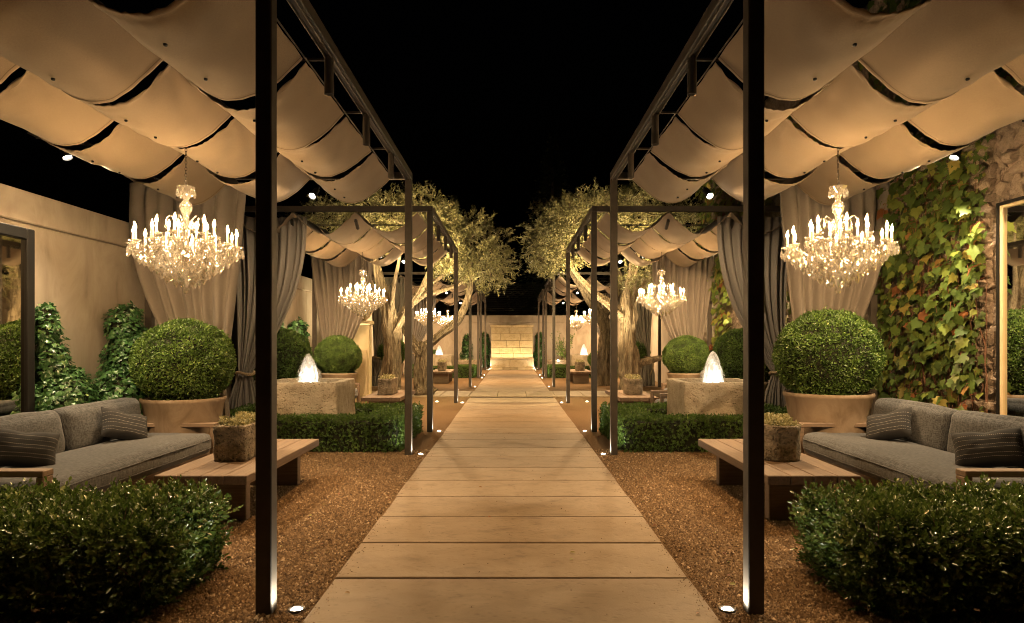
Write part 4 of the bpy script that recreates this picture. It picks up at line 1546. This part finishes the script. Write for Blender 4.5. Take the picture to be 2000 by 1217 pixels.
olive('forked olive tree leaning over the left side of the walkway', (-2.62, 19.75, 0), [
    [(.12, -.1, 0, .40), (.02, 0, .22, .29), (-.02, 0, .6, .23), (.0, 0, 1.0, .21), (.05, 0, 1.3, .19), (.12, 0, 1.55, .17)],
    [(.0, 0, 1.2, .18), (-.35, .0, 1.7, .14), (-.55, .05, 2.2, .11), (-.35, 0, 2.7, .09), (.15, 0, 3.1, .07), (.6, 0, 3.5, .06), (1.0, 0, 4.3, .025)],
    [(.1, 0, 1.4, .16), (.6, 0, 1.8, .14), (1.05, 0, 2.2, .13), (1.35, .05, 2.9, .11), (1.45, .05, 3.6, .07), (1.7, 0, 4.4, .03)],
    [(-.4, 0, 2.5, .10), (.1, -.1, 2.9, .085), (.7, -.15, 3.05, .07), (1.2, -.1, 3.3, .05), (1.5, -.1, 3.9, .025)]],
    [(.5, 0, 4.7, 1.2, 1.2, .85), (1.5, .1, 4.35, 1.05, 1.1, .95), (2.0, 0, 3.7, .75, .8, .65), (.2, .3, 5.0, 1.1, 1.0, .75), (1.0, -.1, 3.75, .7, .8, .4)], 38000, 3.9)
olive('wide gnarled olive tree behind the planter on the second right table', (3.22, 18.9, 0), [
    [(0, 0, 0, .46), (.0, 0, .25, .36), (.02, 0, .8, .31), (-.02, 0, 1.4, .29), (.02, 0, 2.0, .28), (.0, 0, 2.7, .24), (.1, .05, 3.4, .17), (.3, 0, 4.3, .07)],
    [(.1, 0, .95, .14), (.5, -.05, 1.02, .11), (.9, -.1, 1.12, .08), (1.3, -.1, 1.1, .06)],
    [(0, 0, 2.2, .18), (-.5, 0, 2.6, .14), (-1.0, -.1, 2.95, .11), (-1.5, -.1, 3.5, .07), (-1.8, 0, 4.2, .03)],
    [(0, 0, 2.5, .14), (.5, .1, 3.2, .09), (1.2, .1, 3.9, .06), (1.7, .1, 4.6, .02)]],
    [(.1, .1, 5.0, 1.4, 1.2, .9), (-1.0, 0, 4.9, 1.2, 1.1, .95), (1.4, .1, 4.9, 1.2, 1.0, .75), (-1.7, 0, 4.2, .8, .9, .65), (.5, -.1, 3.35, .8, .7, .55)], 38000, 6.1)
olive('leaning olive tree close to the walkway on the right', (3.30, 24.3, 0), [
    [(.05, 0, 0, .42), (.0, 0, .25, .34), (-.05, 0, .8, .29), (.0, -.2, 1.5, .27), (-.1, -.5, 2.2, .24), (-.5, -.8, 2.9, .20), (-1.1, -1.2, 3.7, .16), (-1.6, -1.6, 4.4, .10), (-1.9, -1.9, 5.2, .04)],
    [(-.2, -.6, 2.4, .17), (.2, -.8, 3.0, .13), (.4, -1.0, 3.8, .10), (-.2, -1.2, 4.5, .08), (-1.2, -1.6, 4.9, .05), (-1.9, -1.7, 5.4, .02)]],
    [(-1.5, -2.2, 5.3, 1.25, 1.3, 1.0), (-2.05, -2.4, 4.7, .95, 1.0, .95), (-.6, -2.0, 5.6, 1.2, 1.2, .9), (-2.2, -2.5, 4.1, .55, .7, .45)], 36000, 8.4)

# ------------------------------------------------------------------ ivy on the left wall
def ivy_clump(label, loc, blobs, n, leaf, rz=0, cat='ivy'):
    """blobs: (x, y, z, rx, ry, rz) ellipsoids the leaves cover"""
    t = thing('wall_ivy', label, cat, loc, rz, 'ivy climbing the garden walls')
    PP, DD, UU = [], [], []
    area = np.array([b[3] * b[5] + b[4] * b[5] + b[3] * b[4] for b in blobs])
    cn = (area / area.sum() * n).astype(int)
    core = MB()
    for (x, y, z, rx, ry, rz_), k in zip(blobs, cn):
        d = rand_dirs(k)
        lump = np.array([1 + .30 * noise.noise(Vector(p) * 2.5 + Vector((x * 5, z * 5, 0))) for p in d])[:, None]
        P = np.array([x, y, z]) + d * lump * np.array([rx, ry, rz_]) * (.82 + .22 * rng.random((k, 1)))
        P[:, 2] = np.maximum(P[:, 2], .03)
        PP.append(P)
        DD.append(d * .4 + rand_dirs(k) * .55 + np.array([0, 0, -.7]))
        UU.append(d + rand_dirs(k) * .35 + np.array([0, 0, .3]))
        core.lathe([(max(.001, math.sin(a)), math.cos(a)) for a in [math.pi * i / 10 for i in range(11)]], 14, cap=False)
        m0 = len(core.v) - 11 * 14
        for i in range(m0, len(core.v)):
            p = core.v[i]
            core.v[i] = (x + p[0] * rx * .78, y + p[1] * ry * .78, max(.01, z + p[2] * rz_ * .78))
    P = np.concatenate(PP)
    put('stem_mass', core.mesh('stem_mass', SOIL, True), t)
    tag(put('foliage', leaf_mesh('foliage', P, np.concatenate(DD), np.concatenate(UU), leaf * (.6 + .7 * rng.random(len(P))), IVY, IVYM, np.clip(rng.normal(.45, .22, len(P)), 0, 1)), t), kind='stuff')
    return t

ivy_clump('green ivy spreading from the mirror frame down to the left sofa', (-5.25, 7.72, 0),
          [(.02, -.05, 1.75, .12, .16, .28), (.04, .0, 1.35, .16, .20, .36), (.10, .15, .95, .24, .42, .36), (.14, .20, .5, .30, .62, .45)], 6500, .052)
ivy_clump('tall bushy green ivy column between left sofa and clay pot', (-5.15, 9.0, 0),
          [(.05, .0, 1.78, .22, .24, .30), (.10, .0, 1.35, .30, .32, .42), (.10, -.15, .9, .34, .46, .42), (.10, -.1, .4, .36, .55, .45)], 8000, .052)
ivy_clump('ivy column on the wall behind the left stone fountain', (-5.2, 16.4, 0), [(.05, 0, 1.75, .22, .26, .36), (.08, 0, 1.2, .22, .28, .5), (.1, 0, .5, .26, .35, .5)], 1300, .10)
ivy_clump('ivy tuft on the wall beside the second left mirror', (-5.25, 14.9, 0), [(.05, 0, 1.95, .18, .3, .25), (.05, 0, 1.5, .15, .22, .3), (.05, 0, .7, .2, .3, .6)], 800, .10)
for x, h, nm in ((-2.55, 2.0, 'left of the far left fountain jet'), (-1.55, 2.1, 'left of the lit stone wall fountain'), (1.55, 2.1, 'right of the lit stone wall fountain'), (-4.9, 1.5, 'in the far left corner')):
    ivy_clump(f'ivy climbing the end wall, {nm}', (x, 38.35, 0), [(0, 0, h - .35, .22, .12, .35), (.03, 0, h * .6, .28, .14, .5), (-.02, 0, h * .3, .34, .18, .5)], 700, .12)

# ------------------------------------------------------------------ mirrors on the left wall
for yc, nm in ((6.3, 'beside the nearest left sofa'), (14.2, 'in the second left pergola')):
    t = thing('wall_mirror', f'large mirror in a deep black frame {nm}', 'mirror', (-5.38, yc, 0), group='black framed mirrors')
    for dims in ((0, .20, 1.0, 1.12, .25, 2.80), (0, .20, -1.12, -1.0, .25, 2.80), (0, .20, -1.0, 1.0, 2.68, 2.80), (0, .20, -1.0, 1.0, .25, .37)):
        put('frame', box_mesh('frame', dims, BLACK, .01), t)
    put('glass', box_mesh('glass', (.15, .16, -1.0, 1.0, .37, 2.68), MIRROR, .001), t)

# ------------------------------------------------------------------ vine on the stone house
VLEAF = leaf_mat('virginia_creeper_leaf', [(0, (.05, .085, .022)), (.35, (.10, .16, .034)), (.60, (.19, .235, .048)), (.78, (.32, .30, .07)), (.88, (.30, .13, .05)), (1.0, (.22, .06, .03))], rough=.42, spec=.4, transl=.28)
_lo = [(0, -.02), (-.20, -.16), (-.46, -.06), (-.40, .10), (-.60, .34), (-.40, .38), (-.36, .56), (-.20, .58), (-.12, .80), (0, 1.04), (.13, .78), (.20, .60), (.38, .54), (.40, .36), (.58, .32), (.41, .10), (.45, -.08), (.20, -.16)]
def creeper_leaf(tint, seed):
    rr = random.Random(seed)
    vs = [(0, .30, .0)] + [(x * rr.uniform(.9, 1.1), y * rr.uniform(.93, 1.07), .10 * (abs(x) * .6 + abs(y - .3) * .8) * -1 + rr.uniform(-.03, .03)) for x, y in _lo]
    k = len(_lo)
    T = (np.array(vs), [(0, i % k + 1, i) for i in range(1, k + 1)])
    return leaf_mesh('leaf', np.zeros((1, 3)), np.array([[0., 1, 0]]), np.array([[0., 0, 1]]), 1.0, T, VLEAF, np.array([tint])), T

vine = thing('creeper_vine', 'large-leaved creeper turning yellow and red on the right stone house', 'vine', (XW - .06, 8.3, 0))
variants = [creeper_leaf(ti, i) for i, ti in enumerate((.05, .15, .25, .33, .40, .48, .55, .62, .70, .80, .90))]
wts = [6, 8, 9, 8, 8, 7, 6, 4.5, 3, 3.2, 3.2]

def leaf_basis(tipdown=True):
    D = Vector((random.uniform(-.55, .05), random.uniform(-.6, .6), random.uniform(-1.1, -.35))).normalized()
    U = Vector((-1.0, random.uniform(-.75, .25), random.uniform(-.1, .75)))
    X = D.cross(U).normalized()
    Z = X.cross(D)
    return Matrix((X, D, Z)).transposed()

spots = []
def dens(y, z):
    """bare patches, thicker low and near the curtain"""
    v = noise.noise(Vector((y * 1.7, z * 1.3, 9.0))) + .5 * noise.noise(Vector((y * 4, z * 3, 2.0)))
    edge = (y - 7.46) / .5
    return v + min(.5, edge * .5) - .05
tries = 0
while len(spots) < 760 and tries < 20000:
    tries += 1
    y = random.uniform(7.5, 9.7); z = random.uniform(.35, 3.75)
    if dens(y, z) < -.02 and random.random() > .10:
        continue
    if y < 7.8 and z > 3.2: continue
    spots.append((random.uniform(.03, .16), y, z, random.uniform(.085, .165) * (1 if random.random() > .25 else .75)))
for _ in range(70):                       # over the window head
    y = random.uniform(5.6, 6.6); z = 3.12 + abs(random.gauss(.25, .28))
    spots.append((random.uniform(.04, .2), y, z, random.uniform(.12, .2)))
spots.sort(key=lambda q: -q[3])
for i, (dx, y, z, sz) in enumerate(spots[:300]):
    me, T = random.choices(variants, wts)[0]
    o = bpy.data.objects.new('leaf', me); COL.objects.link(o); o.parent = vine
    o.matrix_local = Matrix.Translation((-dx, y - 8.3, z)) @ (leaf_basis() * 1.0).to_4x4() @ Matrix.Diagonal((sz * 1.1, sz * 1.1, sz * 1.1, 1))
def rest_of_leaves(name, pts, parent, scale=1.0, red=0.0):
    n = len(pts)
    P = np.array([(-p[0], p[1] - 8.3, p[2]) for p in pts])
    D = np.stack([rng.uniform(-.55, .05, n), rng.uniform(-.6, .6, n), rng.uniform(-1.1, -.35, n)], 1)
    U = np.stack([-np.ones(n), rng.uniform(-.75, .25, n), rng.uniform(-.1, .75, n)], 1)
    tint = np.clip(rng.normal(.38 + red, .2, n), 0, 1)
    o = put(name, leaf_mesh(name, P, D, U, np.array([p[3] for p in pts]) * scale, variants[3][1], VLEAF, tint), parent)
    return tag(o, kind='stuff')
more = [(random.uniform(.0, .06), random.uniform(7.5, 9.7), random.uniform(.2, 3.9), random.uniform(.05, .11)) for _ in range(900)]
more = [p for p in more if dens(p[1], p[2]) > -.25] + [(random.uniform(.0, .03), random.uniform(7.45, 8.5), random.uniform(3.0, 4.2), random.uniform(.06, .12)) for _ in range(130)]
far = []
while len(far) < 2600:
    y = random.uniform(9.7, 18.7); z = random.uniform(.2, 5.8)
    if noise.noise(Vector((y * .8, z * .8, 3))) > -.25:
        far.append((random.uniform(.02, .2), y, z, random.uniform(.10, .18)))
top = [(random.uniform(.02, .3), random.uniform(3.0, 9.7), random.uniform(4.15, 6.4), random.uniform(.10, .19)) for _ in range(900)]
rest_of_leaves('leaf_cover', spots[300:] + more, vine)
rest_of_leaves('leaf_cover', top, vine)
vine2 = thing('creeper_vine', 'reddish creeper on the house wall beside the second right curtains', 'vine', (XW - .06, 8.3, 0))
rest_of_leaves('leaf_cover', far, vine2, 1.0, .22)
# woody stems fanning up the wall
mb = MB()
for i in range(46):
    y = random.uniform(7.5, 9.7); z = random.uniform(0, .6)
    pts = []
    for k in range(16):
        pts.append((-.012 - .02 * random.random(), y - 8.3, z))
        y += random.gauss(0, .06) + .03 * math.sin(k * .7 + i); z += random.uniform(.12, .30)
        if y < 7.46 and z < 3.1: y = 7.48
        if z > 4.3: break
    r0 = random.choice((.005, .007, .009, .018))
    mb.tube(pts, [r0 * (1 - .7 * j / len(pts)) for j in range(len(pts))], 5)
put('stem', mb.mesh('stem', VINE, True), vine)
mb = MB()
for (dx, y, z, sz) in random.sample(spots, 260):          # red leaf stalks
    e = Vector((-.005, y - 8.3 + random.uniform(-.12, .12), z + random.uniform(.02, .16)))
    b = Vector((-dx, y - 8.3, z))
    mb.tube([e, (e + b) / 2 + Vector((-.04, 0, .03)), b], [.0035, .003, .0022], 4, cap=False)
tag(put('leaf_stalks', mb.mesh('leaf_stalks', surf('red_stalk', [(.3, (.20, .06, .035)), (.7, (.30, .10, .05))], 20, rough=.6)), vine), kind='stuff')

# dry leaves blown onto the gravel and the slabs
n = 150
fx_ = rng.choice([-1, 1], n) * (1.2 + np.abs(rng.normal(0, .8, n))); fy_ = 3.3 + 8.5 * rng.random(n)
onp = rng.random(n) < .10
fx_[onp] = rng.uniform(-1.1, 1.1, int(onp.sum()))
FP = np.stack([fx_, fy_, np.where(np.abs(fx_) < 1.17, .034, .012)], 1)
fa = rng.random(n) * 6.283
tag(put('fallen_leaves', leaf_mesh('fallen_leaves', FP, np.stack([np.cos(fa), np.sin(fa), rng.normal(0, .2, n)], 1), np.array([0, 0, 1.]) + rand_dirs(n) * .4, .018 + .03 * rng.random(n), OVAL, VLEAF, rng.uniform(.7, 1, n))),
    'dry fallen leaves scattered over gravel and slabs', 'leaves', kind='stuff')

# ------------------------------------------------------------------ stone wall fountain at the far end
YF = 37.55
t = thing('wall_fountain', 'floodlit limestone block fountain at the end of the walkway', 'fountain', (0, YF, 0))
def block(x0, x1, z0, z1, y0=0.0, y1=.6, cut=0):
    mb = MB(); mb.bev(x0 + .004, x1 - .004, y0 + random.uniform(-.025, .02), y1, z0 + .004, z1 - .004, .016)
    put('stone_block', mb.mesh('stone_block', ASHLAR), t)
rows = [(.66, .90, [-1.15, -.55, .1, .62, 1.15]), (.90, 1.22, [-1.15, -.70, .02, .5, 1.15]), (1.22, 1.60, [-1.15, -.30, .42, 1.15]), (1.60, 1.98, [-1.15, -.62, .48, 1.15]), (1.98, 2.34, [-1.15, -.15, 1.15])]
for z0, z1, xs in rows:
    for a, b in zip(xs[:-1], xs[1:]):
        block(a, b, z0, z1)
block(-1.20, .0, 2.34, 2.47, -.06, .62); block(0, 1.20, 2.34, 2.47, -.06, .62)
put('backing', box_mesh('backing', (-1.12, 1.12, .12, .58, 0, 2.3), MORTAR, .01), t)
for a, b in ((-1.18, -.10), (-.10, .85), (.85, 1.18)):
    block(a, b, .14, .56, -.62, -.42)
for a, b in ((-1.22, -.5), (-.5, .3), (.3, 1.22)):
    block(a, b, 0, .14, -.66, -.38)
for a, b in ((-1.2, .1), (.1, 1.2)):
    block(a, b, .56, .64, -.66, -.40)
put('basin_water', box_mesh('basin_water', (-1.1, 1.1, -.42, .0, .30, .50), WATER, .005), t)
for x in (-.62, .62):
    fx = put('uplight', cached('can', spot_can), t, (x * 1.25, -.36, .48), (R(180 - 24), 0, 0), (.8, .8, .8))
    put('lens', cached('lens', lens_disc), fx)

d_ = bpy.data.lights.new('fountain_strip', 'AREA'); d_.shape = 'RECTANGLE'; d_.size = 2.0; d_.size_y = .06; d_.energy = 21; d_.color = (1, .70, .33)
lo = bpy.data.objects.new('fountain_strip', d_); COL.objects.link(lo); lo.parent = t; lo.location = (0, -.36, .53)
lo.rotation_euler = Vector((0, .36, .75)).to_track_quat('-Z', 'Y').to_euler()
# troughs with uplit shrubs before the end wall
for x, nm, big in ((2.6, 'right', 1), (-2.35, 'left', 0)):
    stone_trough(f'stone trough with low planting before the end wall on the {nm}', (x, 36.9, 0), 1.5, .6, .55, 0, .03, 300)
t = thing('spiky_shrub', 'thin uplit shrub in the trough before the far right wall', 'shrub', (2.72, 36.9, .5))
mb = MB(); PP = []; DD = []
for i in range(16):
    a = random.uniform(0, 6.28); sp = random.uniform(.1, .75)
    e = Vector((math.cos(a) * sp, math.sin(a) * sp * .4, random.uniform(.7, 1.7)))
    mb.tube([(0, 0, 0), tuple(e * .5 + Vector((0, 0, .12))), tuple(e)], [.014, .009, .004], 5)
    for k in range(60):
        q = random.uniform(.15, 1)
        PP.append(tuple(e * q + Vector((random.gauss(0, .05), random.gauss(0, .04), random.gauss(0, .05))))); DD.append(tuple(e.normalized() + Vector((random.gauss(0, .6), random.gauss(0, .6), random.gauss(0, .6)))))
put('branches', mb.mesh('branches', BARK), t)
tag(put('foliage', leaf_mesh('foliage', PP, DD, rand_dirs(len(PP)), .085, DIAMOND, CLIP), t), kind='stuff')
lo = spot('shrub_uplight', (0, 0, 0), (0, .9, 1.2), 26, COOL, 90, .7, .03); lo.parent = t; lo.location = (-.25, -.45, .08)
gl = MB(); gl.lathe([(.05, 0), (.05, .05), (.042, .055), (.001, .05)], 12)
put('lamp', gl.mesh('lamp', LENSG), t, (-.25, -.45, .0))

# ------------------------------------------------------------------ pale pilaster, bowl and herringbone panel behind the second left pergola
t = thing('stone_pilaster', 'pale stone pilaster carrying a round bowl behind the second left chandelier', 'pillar', (-3.98, 18.15, 0))
put('shaft', box_mesh('shaft', (-.22, .22, -.16, .16, .18, 2.02), CREAM, .012), t)
put('plinth', box_mesh('plinth', (-.27, .27, -.21, .21, 0, .179), CREAM, .012), t)
put('capital', box_mesh('capital', (-.27, .27, -.21, .21, 2.022, 2.12), CREAM, .015), t)
mb = MB(); mb.lathe([(.09, 0), (.11, .03), (.20, .10), (.27, .22), (.28, .25), (.25, .25), (.18, .12)], 24)
put('bowl', mb.mesh('bowl', CREAM, True), t, (0, 0, 2.122))
t = thing('herringbone_screen', 'narrow herringbone slat screen leaning by the pale pilaster', 'screen', (-4.05, 17.80, 0))
for dims in ((-.26, -.21, 0, .04, 0, 1.35), (.21, .26, 0, .04, 0, 1.35), (-.21, .21, 0, .04, 1.30, 1.35), (-.21, .21, 0, .04, .0, .05)):
    put('frame', box_mesh('frame', dims, CREAM, .004), t)
sl = box_mesh('slat', (-.135, .135, .01, .03, -.016, .016), CREAM, .003)
for i in range(17):
    for sg in (-1, 1):
        put('slat', sl, t, (sg * .104, 0, .17 + i * .064), (0, sg * R(38), 0), (.93, 1, 1))

# ------------------------------------------------------------------ small round uplights sunk at the posts
def ground_ring():
    mb = MB(); mb.lathe([(.042, 0), (.050, .0), (.052, .010), (.042, .012), (.036, .006)], 20, cap=False)
    return mb.mesh('ring', STEEL, True)
def ground_lens():
    mb = MB(); mb.lathe([(.001, .018), (.020, .015), (.034, .004)], 16, cap=False)
    return mb.mesh('lens', LENSG, True)
nth = ['first', 'second', 'third', 'fourth', 'fifth', 'sixth', 'seventh', 'eighth']
for side, s in SIDES:
    kk = 0
    for y0 in PY:
        for yy in (y0 + .02, y0 + PL):
            t = thing('ground_uplight', f'small round ground light beside the {nth[kk]} {side} post from the front', 'light', (s * 1.275, yy, .004), group='ground lights at the posts')
            put('ring', cached('gring', ground_ring), t)
            put('lens', cached('glens', ground_lens), t)
            lo = spot('uplight', (0, 0, 0), (s * .16, 0, 1.6), P_POST, (1, .92, .72), 168, .4, .02)
            lo.parent = t; lo.location = (0, 0, .03)
            kk += 1
for i, (x, y, tx, ty, tz, p, nm) in enumerate(((-1.95, 17.75, -2.6, 19.4, 5.2, 1.0, 'at the foot of the thick left olive'), (-1.75, 21.9, -1.4, 20.0, 4.6, .8, 'behind the forked left olive'),
                                   (1.95, 17.75, 2.6, 19.2, 5.2, 1.0, 'at the foot of the wide right olive'), (1.75, 21.6, 1.9, 22.1, 5.0, .9, 'by the leaning right olive'),
                                   (-4.6, 17.9, -4.2, 19.2, 5.0, .4, 'left of the thick left olive'), (4.6, 17.9, 4.3, 19.0, 5.0, .4, 'right of the wide right olive'))):
    t = thing('tree_uplight', f'ground spotlight {nm}', 'light', (x, y, .004), group='ground lights under the olive trees')
    put('ring', cached('gring', ground_ring), t); put('lens', cached('glens', ground_lens), t)
    lo = spot('tree_lamp', (0, 0, 0), (tx - x, ty - y, tz), P_TREE * p, (1, .76, .40), 66, .7, .04)
    lo.parent = t; lo.location = (0, 0, .03)

# ------------------------------------------------------------------ dark house and conifers beyond the end wall
ROOFM = surf('dark_siding', [(.3, (.030, .028, .022)), (.7, (.05, .046, .036))], 5, rough=.8, vary=.2)
t = thing('dark_house', 'unlit gabled house in the dark beyond the end wall', 'house', (-2.6, 45, 0))
put('wall', box_mesh('wall', (-5, 5, 0, 6, 0, 3.4), ROOFM, .02), t)
mb = MB(); mb.add([(-5.4, -.4, 3.4), (5.4, -.4, 3.4), (5.4, 6.4, 3.4), (-5.4, 6.4, 3.4), (-5.4, 3, 5.6), (5.4, 3, 5.6)], [(0, 1, 5, 4), (2, 3, 4, 5), (1, 2, 5), (3, 0, 4), (3, 2, 1, 0)])
rf = put('roof', mb.mesh('roof', ROOFM), t)
for i in range(14):
    q = i / 14
    put('shingle_row', cached('shr', lambda: box_mesh('shingle_row', (-5.42, 5.42, -.15, .15, -.01, .03), ROOFM, .005)), rf, (0, -.3 + 3.3 * q, 3.47 + 2.15 * q), (R(28), 0, 0))
def conifer(label, loc, h, r, n):
    t = thing('conifer', label, 'tree', loc, group='dark conifers beyond the end wall')
    mb = MB(); mb.tube([(0, 0, 0), (.05, 0, h * .5), (0, 0, h * .97)], [.28, .18, .02], 8)
    put('trunk', mb.mesh('trunk', BARK, True), t)
    z = h * (.10 + .90 * rng.random(n)); a = rng.random(n) * 6.283
    lim = r * (1 - z / h) ** .8 * (.75 + .4 * np.sin(a * 5 + z * 2.3))
    q = rng.random(n) ** .5
    P = np.stack([np.cos(a) * lim * q, np.sin(a) * lim * q, z - .25 * q * r * .4], 1)
    D = np.stack([np.cos(a), np.sin(a), -.25 + 0 * a], 1) + rand_dirs(n) * .6
    tag(put('crown', leaf_mesh('crown', P, D, rand_dirs(n), .32, SLIM, DARKLEAF), t), kind='stuff')
conifer('tall dark conifer right of the gap between the olives', (2.6, 44, 0), 15, 3.4, 9000)
conifer('tall dark conifer left behind the olive crowns', (-4.5, 53, 0), 13, 3.2, 7000)
conifer('broad dark conifer far right behind the olive crowns', (7.5, 45, 0), 12, 3.4, 7000)
